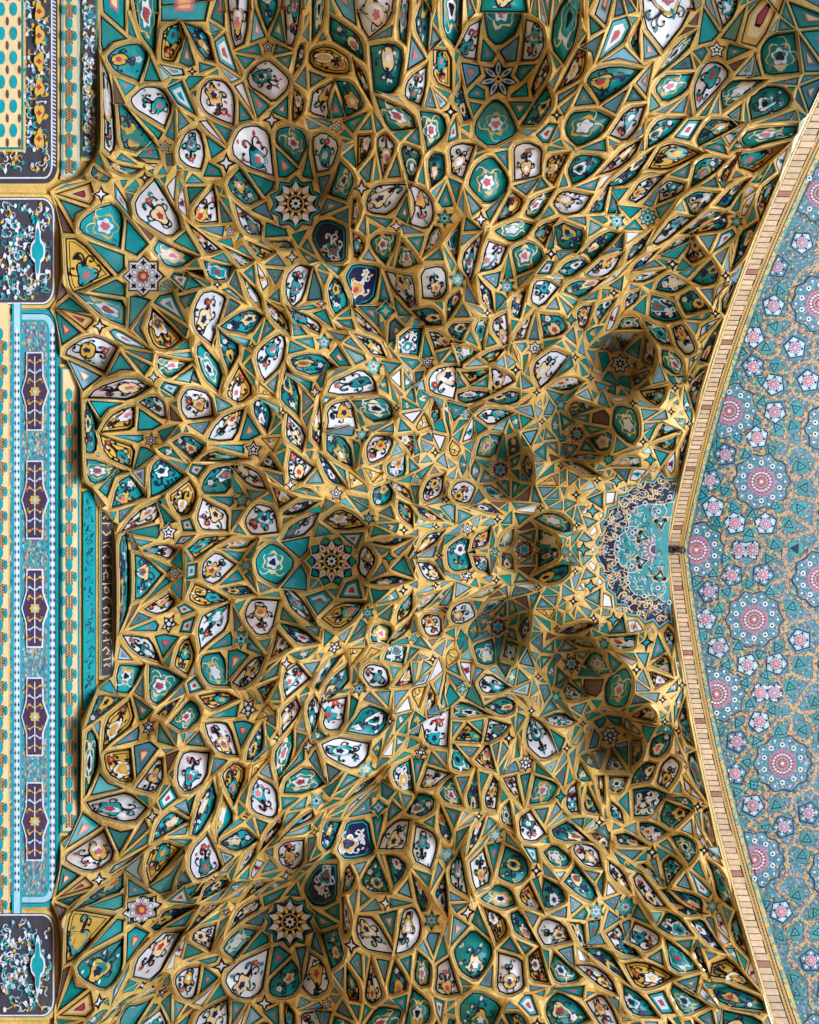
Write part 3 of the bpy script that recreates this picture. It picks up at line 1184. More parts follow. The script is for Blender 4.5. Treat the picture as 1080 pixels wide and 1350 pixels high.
@ 410 500 7.714
4 40,125 50 w
T 105,220 170,150 190,170 130,250 100,270
W 25,480 30,380 80,310 130,500 80,640 30,590
W 155,330 180,240 390,240 390,455 190,480 160,400
T 470,225 560,200 700,210 790,290 790,360 600,395
t 440,270 550,405 510,460 440,465
t 605,470 750,410 650,550
* 520,570 85 6 g
t 240,530 415,490 420,560 385,610
T 170,700 190,560 370,660 365,855 290,855 210,770
t 415,650 480,650 525,685 415,805
W 570,690 660,610 760,580 825,620 760,790 600,860 565,820
t 735,520 800,450 835,550
t 815,765 870,650 940,740
Y 895,590 950,540 1035,580 985,715 920,650
t 1030,725 1080,600 1080,720
T 650,60 770,-30 770,150 700,110
t 810,90 890,240 815,230
n 830,50 930,150 915,165
t 985,165 1040,105 1030,215
T 950,220 1050,290 960,320
4 870,292 40
w 965,380 1075,330 1060,440
t 845,395 900,385 870,470
t 900,530 940,410 1005,500
Y 950,40 1030,50 990,100
T 75,760 90,745 150,820 285,1045 240,1050 150,990
t 265,900 350,905 320,1010
t -10,960 20,930 70,1040 0,1040
t 465,850 500,790 540,860
t 450,905 540,905 505,955
t 640,890 750,855 740,915
Y 580,920 710,965 640,1020
K 795,960 790,870 860,810 940,800 930,980 840,1000
t 990,940 1000,840 1065,930
t 860,1035 980,995 980,1070
b 690,1060 750,980 780,1040
Y 420,950 510,1060 430,1080
n 1030,790 1080,750 1080,840
* 1060,1025 50 5 g
@ 540 500 7.714
t 90,75 150,40 190,130
T 75,190 100,130 185,185 120,260
t 470,60 480,0 570,40
t 700,40 780,-20 780,75
T 460,140 560,110 700,110 770,150 590,215 500,190
T 840,185 920,140 1000,115 1080,140 1080,190 970,245
t 420,190 555,235 460,360
t 595,240 745,200 670,345
* 570,360 65 4 g
T 370,260 400,230 430,370 400,490 370,450
t 440,510 455,395 545,440
Y 205,350 240,240 305,345 255,450
t 270,190 360,180 310,260
t 265,490 320,430 370,525
Y 85,470 140,370 200,470 100,520
b 110,570 210,535 200,605
t 20,720 60,620 115,710
t 145,640 240,670 185,715
4 262,748 45
w 250,560 375,575 320,690
t 435,575 515,530 490,625
W 545,630 570,550 640,430 640,590
t 675,430 770,490 675,520
W 720,370 780,310 940,300 990,335 820,460
t 860,480 960,425 940,520
t 790,220 860,230 780,280
t 980,550 1000,450 1040,540
t 1000,270 1080,230 1080,290
Y 420,700 450,640 510,700 480,760 440,760
t 560,680 640,645 630,720
T 690,680 740,590 820,560 890,580 840,755 690,740
t 920,640 970,790 865,785
T 970,620 1080,590 1110,700 1010,740
t 705,795 825,790 820,850 770,890
* 925,920 130 6 D
t 1020,780 1080,770 1090,860 1050,860
t 550,735 640,770 600,830
T 520,860 535,800 580,870 545,930
T 640,900 670,850 720,920 680,1010 640,970
t 765,945 840,1000 830,1050 720,1055
t 1030,970 1090,950 1090,1040
W 25,790 120,770 220,820 90,895
t 0,840 50,920 0,960
t 95,950 205,890 130,990
b 300,830 340,790 360,880
b 395,830 460,880 410,890
b 310,910 380,920 350,950
t 385,985 455,930 455,1020
t 480,960 510,1030 480,1030
b 580,960 610,1000 580,1040
n 220,960 250,900 290,960
T 1040,400 1080,380 1100,490 1060,480
@ 670 500 7.714
b 90,20 130,10 140,70
t 170,30 270,60 220,110
T 0,150 120,130 100,180 20,220
t 10,280 110,210 50,310
n 130,250 230,180 180,230
b 110,310 230,290 250,350
4 290,135 40
b 300,250 330,210 340,260
K 470,60 560,10 640,20 540,125
t 430,95 525,155 460,215
t 550,175 655,100 610,205
b 375,240 400,150 410,230
* 535,262 65 5 g
t 390,330 440,260 480,300 470,345
t 690,130 780,50 800,60
t 280,300 350,340 310,380
4 345,430 35
T 40,390 110,370 220,380 285,480 80,520
T 615,300 650,240 770,220 830,270 660,370
n 840,320 960,340 1000,390 1000,465 840,430
t 690,410 800,345 800,445
t 555,385 655,410 560,480
T 465,480 500,380 530,390 520,530
* 700,555 110 7 D
t 820,475 960,490 860,570
T 890,610 1010,540 1070,600 1040,690 940,730
t 535,550 590,600 570,640 540,600
t 600,680 660,670 710,700 640,750
t 760,650 840,650 870,730 760,690
T 700,780 770,745 920,790 900,810 780,820
t 545,670 570,700 560,730
K -20,640 60,600 170,670 160,710 0,730
t 130,570 265,540 220,640
t 270,640 290,570 335,630
t 375,600 390,530 450,590
t 290,740 375,690 370,800
t 410,670 490,650 490,740
y 260,700 310,680 350,680 290,710
y 400,650 440,625 480,620 430,655
t 15,790 145,760 90,870
T 145,880 195,790 260,890 230,990
t 30,1030 85,920 145,990 130,1030
t 330,990 440,880 440,930
Y 330,1070 440,1000 470,1060
4 535,880 40
T 590,850 690,830 870,970 820,980 640,890
t 540,945 580,930 580,1010
t 625,960 690,990 630,1040
b 730,1010 790,1030 740,1065
* 1025,818 60 7 g
t 900,920 930,870 980,890
t 1010,930 1060,910 1050,990
4 905,1030 40
t 840,130 920,160 860,200
t 900,30 1000,40 940,120
t 940,240 980,180 1050,265
t 1010,120 1080,60 1080,150
y 960,130 1010,50 1020,80
y 890,240 930,180 930,210
b 730,150 800,120 840,210
n 430,770 510,800 450,830
@ 800 500 7.714
t 10,140 60,80 110,160
w 60,210 180,200 120,250
4 265,245 45
Y 370,140 560,110 570,170 500,260 400,230
T 370,100 630,40 560,95
t 310,285 340,240 430,275
t 325,340 460,320 350,400
t 420,380 580,340 590,380
t 370,470 500,440 380,510
t 390,570 490,505 430,600
Y 500,580 570,460 690,500 550,580
T 95,495 130,320 200,305 270,340 325,480 310,600 270,630
t 80,700 120,600 200,640
4 370,635 45
Y 540,650 640,570 690,580 690,690 620,690
n 520,680 700,720 560,700
b 390,740 440,680 495,715
4 445,820 60 g
t 515,720 630,740 560,840
W 605,855 680,770 730,860 660,920
w 445,930 500,895 480,940
K 100,860 180,790 310,800 310,865 200,875
w 210,740 280,680 340,710
b 5,950 70,900 60,990
t 125,905 250,900 190,1010
W 250,990 290,915 360,940 320,1010
4 100,1030 65 g
t 0,260 50,260 10,220
4 695,90 45
t 645,195 660,120 700,150
t 680,240 720,210 730,260
T 740,130 790,105 770,190
T 820,150 910,330 850,400 810,260
W 860,90 1000,-10 940,250 920,270
4 655,330 40
T 720,410 800,410 790,470 750,450
b 730,340 760,320 770,370
4 840,455 45
T 730,750 800,590 850,560 770,850
y 720,560 790,570 750,690
@ 670 500 7.714
t 1080,950 1060,1000 1080,1010
@ 410 620 7.714
t 20,165 175,165 165,220 130,250
* 258,240 75 5 s
t 10,430 110,310 70,430
t 120,400 160,320 225,355
t 310,350 350,310 400,385
Y 410,230 420,40 540,140 550,300 480,260
n 570,160 600,165 580,230
T 650,200 700,180 790,155 805,270 740,340 660,330 640,260
Y 850,165 970,185 985,320 900,290
t 1000,170 1065,185 1015,285
t 1040,340 1080,270 1080,360
t 420,310 555,410 490,450
* 588,490 75 6 g
t 725,435 790,390 820,475
t 690,520 720,470 790,510
Y 840,430 880,340 990,400 995,530 930,500
T 740,580 885,550 870,600 850,640
4 945,610 45
b 1020,660 1080,610 1080,660
Y 130,470 280,410 440,470 500,540 300,580
q 10,640 90,510 260,575 130,670
q 315,600 495,600 495,765 370,730
t 545,700 550,640 590,710
t 575,600 640,590 605,650
t 650,670 680,600 800,640 700,655
T 650,720 740,680 860,690 950,700 800,760
t 640,770 770,790 700,875
t 820,780 980,745 910,870
t 1030,500 1080,470 1080,520
t 1070,440 1040,400 1080,390
=* 210,925 250 10 E
=W 500,920 560,800 600,780 655,900 580,1070 530,1010
=4 795,895 65 g
=t 950,900 995,790 1035,890 995,1010
@ 540 620 7.714
* 58,98 55 5 g
W 120,270 190,110 295,95 290,240 170,325
t 330,160 385,240 320,250
t 0,180 60,180 10,270
t 35,345 70,280 115,350
b 215,335 300,280 330,345
4 375,300 40
W 440,250 480,170 560,150 660,180 600,310 540,340 470,310
b 370,120 440,150 400,185
t 640,300 710,210 740,275
T 750,180 850,170 940,280 850,290 780,250
t 1010,240 1040,150 1080,160 1080,250
t 720,130 760,30 830,60 835,130
t 890,150 930,115 1000,140 960,240
T 55,400 180,395 285,490 150,480
T 230,400 340,400 440,490 350,470
t 350,380 400,350 455,350 445,490
t 480,420 590,480 490,510
n 490,390 600,370 580,440
t 25,530 30,450 110,515
t 70,570 220,545 205,610
t 20,650 40,600 140,620
4 272,577 40
b 345,590 350,545 430,550
b 370,620 500,560 500,630
* 590,597 75 6 s
t 630,440 650,390 690,440
t 640,490 710,455 680,545
t 725,490 750,450 780,475
T 670,350 790,310 880,420 800,415 720,380
b 770,540 830,480 850,540
n 840,340 960,320 900,380
t 930,410 1000,340 1010,430
4 893,498 45
t 960,530 1030,460 1030,550
t 350,660 430,660 370,730
b 20,720 90,690 40,770
W 85,830 110,730 200,660 290,655 210,800
t 265,810 310,700 330,815
W 650,780 670,660 780,605 770,750
t 815,620 885,740 860,760 795,760
t 860,590 900,570 880,640
T 915,770 950,650 1035,615 1025,740 940,780
=T 390,800 430,720 550,690 620,840 580,1020 470,1020 400,960
=t 115,860 245,825 245,905 130,870
=4 300,865 40
=t 695,825 790,785 790,865
=* 868,825 55 6 g
=t 960,800 1030,745 1065,800 1030,850
@ 670 620 7.714
K 10,240 30,160 170,145 150,210 60,250
Y 305,150 440,80 510,110 500,200 380,260
t 240,310 260,210 310,310
n 130,290 220,210 200,310
t 50,350 200,340 90,420
w 140,430 270,380 260,430
t 80,460 190,470 120,535
4 330,385 40
t 380,335 480,330 410,390
t 450,410 530,350 525,430
t 555,460 640,390 620,480
t 580,400 590,320 650,340
t 655,510 680,410 720,500
b 720,130 730,70 780,110
t 690,130 700,100 710,180
b 785,185 850,105 860,160
4 905,105 40
4 690,250 45
T 320,480 380,440 520,470 610,560 600,600 440,595
4 695,560 40
t 560,620 620,620 570,700
=* 165,805 140 6 D
T 335,700 350,630 440,640 505,720 480,800 350,770
t 180,670 290,630 300,715 240,710
t 60,620 150,660 110,710 50,720
n 130,610 220,560 310,600 160,640
t 285,800 310,730 400,800
t 540,700 580,680 570,780
t 570,760 600,680 630,740
=* 582,830 65 7 g
t 640,690 720,640 650,740
t 730,700 770,655 825,705 770,720
=4 765,805 70 g
=t 650,810 680,760 700,810 680,880
=w 840,805 860,775 880,810 860,835
w 835,640 880,580 895,620 840,670
t 765,490 870,520 810,565
4 860,415 65 g
w 930,460 950,420 970,460 950,490
t 840,300 950,260 940,365
w 985,320 1000,250 1060,250 1050,310
n 820,270 940,230 900,245
w 740,440 800,380 790,430
t 1000,50 1050,0 1080,30
t 1000,140 1060,140 1060,190
@ 110 660 6.75
t 465,255 645,195 660,265 630,310
t 455,310 575,340 500,410
n 400,320 460,465 425,465
W 545,450 620,400 700,390 780,450 745,500 650,470
t 615,475 765,570 710,630
t 790,530 860,455 860,575
q 845,400 880,350 940,350 910,400
=* 810,650 60 5 s
=T 455,650 460,510 540,495 655,650 530,840 470,840
=q 920,670 940,590 990,580 980,660
=T 305,700 305,330 350,300 385,500 390,800 370,1000 330,1080 310,950
@ 260 660 6.75
t 320,280 380,210 400,290
t 620,325 720,305 715,350
t 550,370 620,380 550,420
Y -80,440 0,380 100,330 200,330 130,430 -20,500
T 230,420 310,360 460,350 400,430
t 245,465 395,470 330,550
t 430,480 500,390 500,500
=* 435,578 60 6 g
=W 30,600 60,520 150,470 285,580 150,715 70,670
=T 535,560 580,450 650,410 770,420 840,545 740,730 600,720 540,640
q 815,385 980,325 975,430 880,510
q 1020,270 1080,170 1100,290
'''
SOFF = '''
@ 700 350 3
P 960,160 880,283 880,400 960,470 965,580 895,680 770,748 708,850 722,957 808,1020 928,1022 975,5 1010,300 1030,690
R 912,855 785,575 1060,420
V 915,110 963,240 930,325 885,210 835,345 962,400 805,440 912,455 915,540 890,620 975,640 820,680 950,725 725,710 850,750 705,790 765,890 675,910 635,980 800,957 875,985 735,1020 965,950 985,100 1040,560 1050,800 1060,950
@ 700 690 3
P 795,205 918,203 705,270 690,380 742,490 857,560 970,555 905,785 815,863 808,990 1040,250 1060,720
B 850,105 935,670
R 883,380 655,105 735,675 995,950 1090,560
V 865,40 768,138 940,140 720,200 650,235 862,240 775,270 945,270 740,340 685,440 745,425 820,488 975,490 905,515 775,560 925,600 845,630 865,715 955,740 820,790 750,820 890,860 980,825 855,945 770,940 880,1035 1030,110 1030,360 1060,470
@ 700 980 3
P 878,245 1000,330 990,665 1060,480
R 885,460
V 885,165 970,245 815,190 930,335 930,635 985,765 1040,200 1050,600
'''

# ---------------------------------------------------------------- depth of the vault
PR = np.array([[float(v) for w in l.split() for v in w.split(',')] for l in PAIRS.strip().split('\n')])
pa, pb = ray(PR[:, 0], PR[:, 1]), ray(PR[:, 2], PR[:, 3])
zp_ = 2 * AX / (pa[1] + pb[1])                       # height from the shift of mirror-image points
XW = -3.02                                           # the back wall stands at X = XW
X0 = 4.635                                           # the vault ends and the front arch begins at X = X0
EDGE = [(1031, 238), (1004, 297), (980, 350), (953.6, 428), (931, 504), (911.5, 574), (899.8, 616.7), (891.5, 652), (882.4, 703.7),
        (886.7, 773), (896.7, 857), (913, 943), (933, 1040), (953, 1120), (970, 1187), (993, 1270), (1013, 1330)]
ex, ey = ray([e[0] for e in EDGE], [e[1] for e in EDGE])
ez = X0 / ex
eY = np.abs(ey * ez - AX)
AC = np.linalg.lstsq(np.c_[np.ones(len(eY)), eY, eY ** 2, eY ** 3], ez, rcond=None)[0]


def z_arch(Y):
    y = np.minimum(np.abs(np.asarray(Y) - AX), 7.5)
    return AC[0] + AC[1] * y + AC[2] * y ** 2 + AC[3] * y ** 3


def wall_z(px, py, off=0.0):
    return (XW + off) / ray1(float(px), float(py))[0]


def at_wall(px, py, off=0.0):
    return at(px, py, wall_z(px, py, off))


AC0, AC1, AC2, AC3 = (float(v) for v in AC)


def sof_z(px, py):
    b = ray1(float(px), float(py))[1]; lo, hi = 3.0, 14.6
    for _ in range(26):
        m = (lo + hi) / 2; y = min(abs(b * m - AX), 7.5)
        if m > AC0 + y * (AC1 + y * (AC2 + y * AC3)): hi = m
        else: lo = m
    return lo


def at_sof(px, py, off=0.0):
    z = sof_z(px, py) - off
    return at(px, py, z)


LEFT = [(128, -110), (129, 60), (131, 175), (124, 208), (108, 232), (80, 243), (66, 252), (75, 278), (79, 300), (80, 360), (76, 392), (66, 408), (75, 425), (79, 470), (100, 482),
        (106, 500), (107, 634), (124, 646), (126, 664), (133, 672), (150, 690), (152, 780), (151, 870), (147, 890), (128, 905), (112, 938), (106, 950), (106, 1075), (96, 1098), (80, 1112), (77, 1150), (68, 1190), (76, 1212), (80, 1245), (80, 1290), (72, 1330), (66, 1460)]
ys = np.linspace(-7.2, 9.6, 60)
RIGHT = [p for p in (tuple(float(v) for v in proj(X0, y, float(z_arch(y)))) for y in ys) if -110 < p[1] < 1460]
RIGHT = [(RIGHT[0][0] + 45, -110)] + RIGHT + [(RIGHT[-1][0] + 30, 1460)]
DOMAIN = [(x, y) for x, y in LEFT] + RIGHT[::-1]
if area(DOMAIN) < 0: DOMAIN = DOMAIN[::-1]

ctl, cz = [], []
for q, z in zip(PR, zp_):
    ctl += [q[:2], q[2:]]; cz += [z, z]
for x, y, z in [(230, 756, 9.3), (324, 746, 10.3), (430, 738, 11.2), (495, 735, 11.0), (520, 730, 10.5), (513, 736, 11.4), (628, 731, 11.9), (580, 730, 11.3), (691, 724, 13.5), (769, 724, 13.4), (745, 727, 13.1), (840, 724, 13.8), (840, 680, 13.7), (840, 770, 13.7),
                (180, 756, 8.4), (270, 745, 9.2), (375, 742, 10.9), (320, 20, 9.2), (440, 60, 9.0), (560, 50, 8.7), (656, 104, 10.0), (800, 60, 9.0), (945, 66, 9.9), (1000, 150, 9.7)]:
    ctl.append((x, y)); cz.append(z)
for x, y in LEFT[2:-2]:
    ctl.append((x, y)); cz.append(min(7.9, wall_z(x, y)))
for x, y in EDGE:
    ctl.append((x, y)); cz.append(X0 / float(ray(x, y)[0]))
zbase_ = tps_fit(ctl, np.array(cz), 0.05)


BOWL = []                                            # niches: each star is the ceiling of a hollow


def zbase(P):
    P = np.atleast_2d(np.asarray(P, float))
    z = np.clip(zbase_(P), 6.3, 14.1)
    for x, y, r, dep in BOWL:
        d2 = ((P - (x, y)) ** 2).sum(1) / r ** 2
        z = z + dep * np.maximum(0, 1 - d2)
    lim = 0.988 * XW / np.minimum(ray(P[:, 0], P[:, 1])[0], -0.05)
    z = np.where(P[:, 0] < 330, np.minimum(z, lim), z)
    near = np.where(P[:, 0] < 200)[0]                 # the vault springs from the wall itself
    if len(near):
        A = np.array(LEFT); d = A[1:] - A[:-1]; Q = P[near]
        t = np.clip(((Q[:, None] - A[:-1][None]) * d[None]).sum(2) / (d * d).sum(1), 0, 1)
        ds = np.linalg.norm(A[:-1][None] + d[None] * t[..., None] - Q[:, None], axis=2).min(1)
        f = np.clip(ds / 30, 0, 1); f = f * f * (3 - 2 * f)
        z[near] = lim[near] * (1 - f) + z[near] * f
    return z


# ---------------------------------------------------------------- the facets traced on the vault
mir_ = tps_fit(np.r_[PR[:, :2], [(691, 724), (430, 738), (230, 756), (324, 746), (840, 724)]], np.r_[PR[:, 2:], [(691, 724), (430, 738), (230, 756), (324, 746), (840, 724)]], 0.002)
PAN = []


def put(ty, P, st=None, axis=False):
    P = np.asarray(P, float)
    if area(P) < 0: P = P[::-1].copy()
    PAN.append(dict(t=ty, p=P, s=st, axis=axis))


for ln in TRACE.strip().split('\n'):
    w = ln.split()
    if not w: continue
    if w[0] == '@':
        ox, oy, sc = map(float, w[1:]); continue
    ax_ = w[0][0] == '='; ty = w[0].lstrip('=')
    xy = lambda s: (ox + float(s.split(',')[0]) / sc, oy + float(s.split(',')[1]) / sc)
    if ty == '4':
        c = xy(w[1]); R = float(w[2]) / sc * 1.3; k = w[3] if len(w) > 3 else 'k'
        put('4', star(*c, R, 4, 0.42), (c[0], c[1], R, 4, k), ax_)
    elif ty == '*':
        c = xy(w[1]); n = int(w[3]); k = w[4]; R = float(w[2]) / sc * (1.16 if k == 'D' else 1.12)
        put('*', star(*c, R, n, 0.80 if n >= 10 else (0.76 if n >= 8 else (0.64 if n == 7 else (0.55 if n > 4 else 0.6))), -math.pi / 2 if not ax_ else 0.0), (c[0], c[1], R, n, k), ax_)
    else:
        P = np.array([xy(s) for s in w[1:]])
        P[P[:, 1] < 17, 1] -= 24
        put(ty, P, None, ax_)
# the crown: tiled lunette at the apex, and what was traced twice is dropped
CROWN = np.array([(690, 120), (650, 160), (595, 160), (555, 95), (490, 180), (410, 165), (385, 205), (300, 215), (295, 270), (235, 280), (225, 350), (160, 375), (150, 440), (105, 490), (120, 550), (75, 620), (105, 680), (75, 720), (110, 790), (105, 850), (145, 890), (150, 960), (205, 1000), (215, 1080), (280, 1080), (300, 1150), (380, 1160), (430, 1210), (490, 1190), (530, 1250), (600, 1200), (650, 1230), (620, 1000), (597, 760), (597, 600), (640, 350)]) / 5.4 + (770, 600)
if area(CROWN) < 0: CROWN = CROWN[::-1].copy()
keep = [dict(t='X', p=CROWN, s=None, axis=True)]
PAN.sort(key=lambda a: 0 if a['t'] == '*' and a['s'][4] in 'ABCDE' else (1 if a['axis'] else 2))
for a in PAN:
    c = cent(a['p'])
    if not inside(DOMAIN, c): continue
    ok = True
    for b in keep:
        if abs(b['p'][:, 0] - c[0]).min() > 80 and b['t'] != 'X': continue
        if inside(b['p'], c) or inside(a['p'], cent(b['p'])):
            ok = False; break
    if ok: keep.append(a)
PAN = keep
# the other half: its mirror image, seen with its own parallax
for a in list(PAN):
    if a['axis']: continue
    P = a['p']; Q = mir_(P)
    if a['s']:
        c = mir_([a['s'][:2]])[0]
        s = (c[0], c[1]) + a['s'][2:]
    else: s = None
    if cent(Q)[1] < cent(P)[1] + 6: continue
    put(a['t'], Q, s)
for a in PAN:
    if a['t'] == '*':
        x, y, R, n, k = a['s']
        r_ = 50 if (k == 'D' or (n == 7 and k == 's' and R > 15)) else max(26, min(80, 2.35 * R))
        BOWL.append((x, y, r_, 0.95 if (k == 'D' or (n == 7 and k == 's' and R > 15)) else 0.0075 * r_))
# margins just outside the frame
for a in list(PAN):
    c = cent(a['p'])
    for line in (-6.0, 1362.0):
        if abs(c[1] - line) < 95 and (c[1] - line) * (1 if line < 0 else -1) > 0 and a['s'] is None:
            Q = a['p'].copy(); Q[:, 1] = 2 * line - Q[:, 1]
            put(a['t'], Q); PAN[-1]['margin'] = True
tmp = []
rank = lambda a: 0 if a['t'] == 'X' else (1 if a['t'] == '*' and a['s'][4] in 'ABCDE' else (2 if a['axis'] else (3 if a['t'] in '*4' else 4)))
PAN.sort(key=rank)
for a in PAN:
    c = cent(a['p']); P = a['p']; lo, hi = P.min(0), P.max(0)
    if not inside(DOMAIN, c): continue
    smp = [c] + [c + (p - c) * 0.6 for p in P]; bad = False
    for q in tmp:
        if q['lo'][0] > hi[0] or q['hi'][0] < lo[0] or q['lo'][1] > hi[1] or q['hi'][1] < lo[1]: continue
        if sum(inside(q['p'], s) for s in smp) >= 0.4 * len(smp) or inside(P, q['c0']):
            bad = True; break
    if bad: continue
    a['lo'], a['hi'], a['c0'] = lo, hi, c
    tmp.append(a)
PAN = tmp

# keep a rib's width between neighbours, let facets grow into broad ribs, stay inside the vault's outline
GAP = 2.9
DA = np.array(DOMAIN)
for a in PAN: a['p0'] = a['p'].copy(); a['k'] = 1.0


def outset(a, d):
    if a['t'] == 'X' or a['s']: return
    Q = inset(a['p'], -d)
    A_0 = area(a['p'])
    if area(Q) > 2.4 * area(a['p0']) + 110: return
    if area(Q) < (2.0 * A_0 + 18 if A_0 > 160 else 1.55 * A_0 + 8): a['p'] = Q


def separate():
    bb = np.array([(*a['p'].min(0), *a['p'].max(0)) for a in PAN])
    A0 = [a['p'] for a in PAN]; new = []
    for i, a in enumerate(PAN):
        P = A0[i].copy()
        if a['t'] == 'X':
            new.append(P); continue
        nb = np.where((bb[:, 0] < bb[i, 2] + 4) & (bb[:, 2] > bb[i, 0] - 4) & (bb[:, 1] < bb[i, 3] + 4) & (bb[:, 3] > bb[i, 1] - 4))[0]
        nb = nb[nb != i]
        if len(nb):
            E0 = np.concatenate([A0[j] for j in nb]); E1 = np.concatenate([np.roll(A0[j], -1, 0) for j in nb]); ow = np.concatenate([np.full(len(A0[j]), j) for j in nb])
            d = E1 - E0; dd = np.maximum((d * d).sum(1), 1e-9)
            t = np.clip(((P[:, None] - E0[None]) * d[None]).sum(2) / dd, 0, 1)
            C = E0[None] + d[None] * t[..., None]; R = np.linalg.norm(C - P[:, None], axis=2); k = R.argmin(1); ctr = P.mean(0)
            for q in range(len(P)):
                c, r_ = C[q, k[q]], R[q, k[q]]; isin = r_ < 14 and inside(A0[ow[k[q]]], P[q])
                if r_ > GAP and not isin: continue
                v = (c - P[q]) if isin else (P[q] - c)
                v = v / r_ if r_ > 0.05 else (ctr - c) / max(1e-3, np.linalg.norm(ctr - c))
                gp = GAP if not (540 < P[q][0] < 880 and 470 < P[q][1] < 985) else GAP * 0.66
                if r_ > gp and not isin: continue
                f = 0.75 if a['t'] not in 'TWYK' else 0.22
                P[q] = P[q] + (c + v * gp - P[q]) * f
        for q in range(len(P)):
            c, d_ = seg_near(DA, P[q])
            if d_ > 20: continue
            if not inside(DOMAIN, P[q]): P[q] = c + (c - P[q]) / max(d_, 0.1) * 2.5
            elif d_ < 2.5: P[q] = P[q] + (P[q] - c) / max(d_, 0.1) * (2.5 - d_)
        if a['s']:                                   # stars keep their shape, only shrink a little
            c0 = np.array(a['s'][:2]); r_ = np.median(np.linalg.norm(P - c0, axis=1) / np.maximum(1e-3, np.linalg.norm(A0[i] - c0, axis=1)))
            a['k'] = max(0.96, a['k'] * min(1.0, r_)); P = c0 + (a['p0'] - c0) * a['k']
        elif area(P) < 0.35 * area(a['p0']) or area(P) < 0: P = A0[i]
        new.append(P)
    for a, P in zip(PAN, new): a['p'] = P


def rounded(P, t=0.22):
    o = []; n = len(P)
    for k in range(n):
        p, q, r = P[k - 1], P[k], P[(k + 1) % n]
        e1, e2 = p - q, r - q; c = float(e1 @ e2) / max(1e-6, np.linalg.norm(e1) * np.linalg.norm(e2))
        if c > -0.10: o.append(q)                     # pointed tips stay pointed
        else: o += [q + e1 * t, q + e2 * t]
    return np.array(o)


for a in PAN:
    pet = a['t'] in 'TWYK' and area(a['p']) > 200
    outset(a, 2.0)
    if pet: outset(a, 2.0)
for _ in range(4): separate()
for g_ in (1.0, 1.0, 0.9, 0.9, 0.8, 0.7):
    for a in PAN: outset(a, g_)
    separate(); separate()
for a in PAN:
    if a['t'] in 'TWYK' and area(a['p']) > 260: a['p'] = rounded(a['p'])
for _ in range(3): separate()
good = []
for a in PAN:
    P = a['p']
    q = [P[0]]
    for p in P[1:]:
        if np.linalg.norm(p - q[-1]) > 0.7: q.append(p)
    if len(q) > 3 and np.linalg.norm(q[0] - q[-1]) < 0.7: q.pop()
    a['p'] = np.array(q)
    if len(q) >= 3 and area(a['p']) > 14: good.append(a)
PAN = good

# ---------------------------------------------------------------- triangulate, solve for heights
def triangulate():
    V2, ED, OWN = [], [], []
    def loop(P, own):
        o = len(V2); n = len(P)
        for x, y in P: V2.append(Vector((float(x), float(y)))); OWN.append(own)
        ED.extend((o + k, o + (k + 1) % n) for k in range(n))
    loop(DOMAIN, -1)
    for i, a in enumerate(PAN): loop(a['p'], i)
    ov, oe, of, o_v, o_e, o_f = delaunay_2d_cdt(V2, ED, [], 0, 1e-4)
    PV = np.array([(v[0], v[1]) for v in ov]); vown = np.full(len(PV), -2)
    for k, ids in enumerate(o_v):
        for q in ids: vown[k] = OWN[q]
    T3, tp = [], []
    bb = np.array([(*a['p'].min(0), *a['p'].max(0)) for a in PAN])
    for f in of:
        if len(f) != 3: continue
        c = PV[list(f)].mean(0); o = vown[list(f)]; pid = -1
        for q in set(o):
            if q >= 0 and inside(PAN[q]['p'], c): pid = q
        if pid < 0 and -1 in o and not inside(DOMAIN, c): continue
        if pid < 0:
            for q in np.where((bb[:, 0] < c[0]) & (bb[:, 2] > c[0]) & (bb[:, 1] < c[1]) & (bb[:, 3] > c[1]))[0]:
                if inside(PAN[q]['p'], c): pid = q
        T3.append(f); tp.append(pid)
    return PV, vown, np.array(T3), np.array(tp)


PV, vown, T3, tp = triangulate()
# small filler tiles where a rib would be too broad
nf = 0
for f, pid in zip(T3, tp):
    if pid >= 0: continue
    q = PV[list(f)]; S = area(q)
    if S < 0: q = q[::-1]; S = -S
    per = sum(np.linalg.norm(q[k] - q[k - 1]) for k in range(3))
    mid_ = 520 < q[:, 0].mean() < 880 and 470 < q[:, 1].mean() < 985
    if S < 1 or 2 * S / per < (3.0 if mid_ else 3.5): continue
    P = inset(q, 0.9 if mid_ else 1.1)
    if area(P) < (16 if mid_ else 24): continue
    PAN.append(dict(t='t' if rng.random() < 0.75 else 'b', p=P, s=None, axis=False)); nf += 1
    c = cent(P)
    if any(q_['p'][:, 0].min() < c[0] < q_['p'][:, 0].max() and q_['p'][:, 1].min() < c[1] < q_['p'][:, 1].max() and inside(q_['p'], c) for q_ in PAN[:-1]):
        PAN.pop(); nf -= 1; continue
    if not (0 < c[1] < 1350): PAN[-1]['margin'] = True
PV, vown, T3, tp = triangulate()
nV = len(PV)
print('facets', len(PAN), 'fillers', nf)
FLAT = set('tbny4*X')
mfac = np.array([0.15 if a['t'] in FLAT else 2.4 for a in PAN])
z0 = zbase(PV)
A_, B_, C_ = PV[T3[:, 0]], PV[T3[:, 1]], PV[T3[:, 2]]
ar2 = (B_[:, 0] - A_[:, 0]) * (C_[:, 1] - A_[:, 1]) - (B_[:, 1] - A_[:, 1]) * (C_[:, 0] - A_[:, 0])
ar2 = np.where(np.abs(ar2) < 0.05, 0.05, ar2)
gx = np.stack([B_[:, 1] - C_[:, 1], C_[:, 1] - A_[:, 1], A_[:, 1] - B_[:, 1]], 1) / ar2[:, None]
gy = np.stack([C_[:, 0] - B_[:, 0], A_[:, 0] - C_[:, 0], B_[:, 0] - A_[:, 0]], 1) / ar2[:, None]
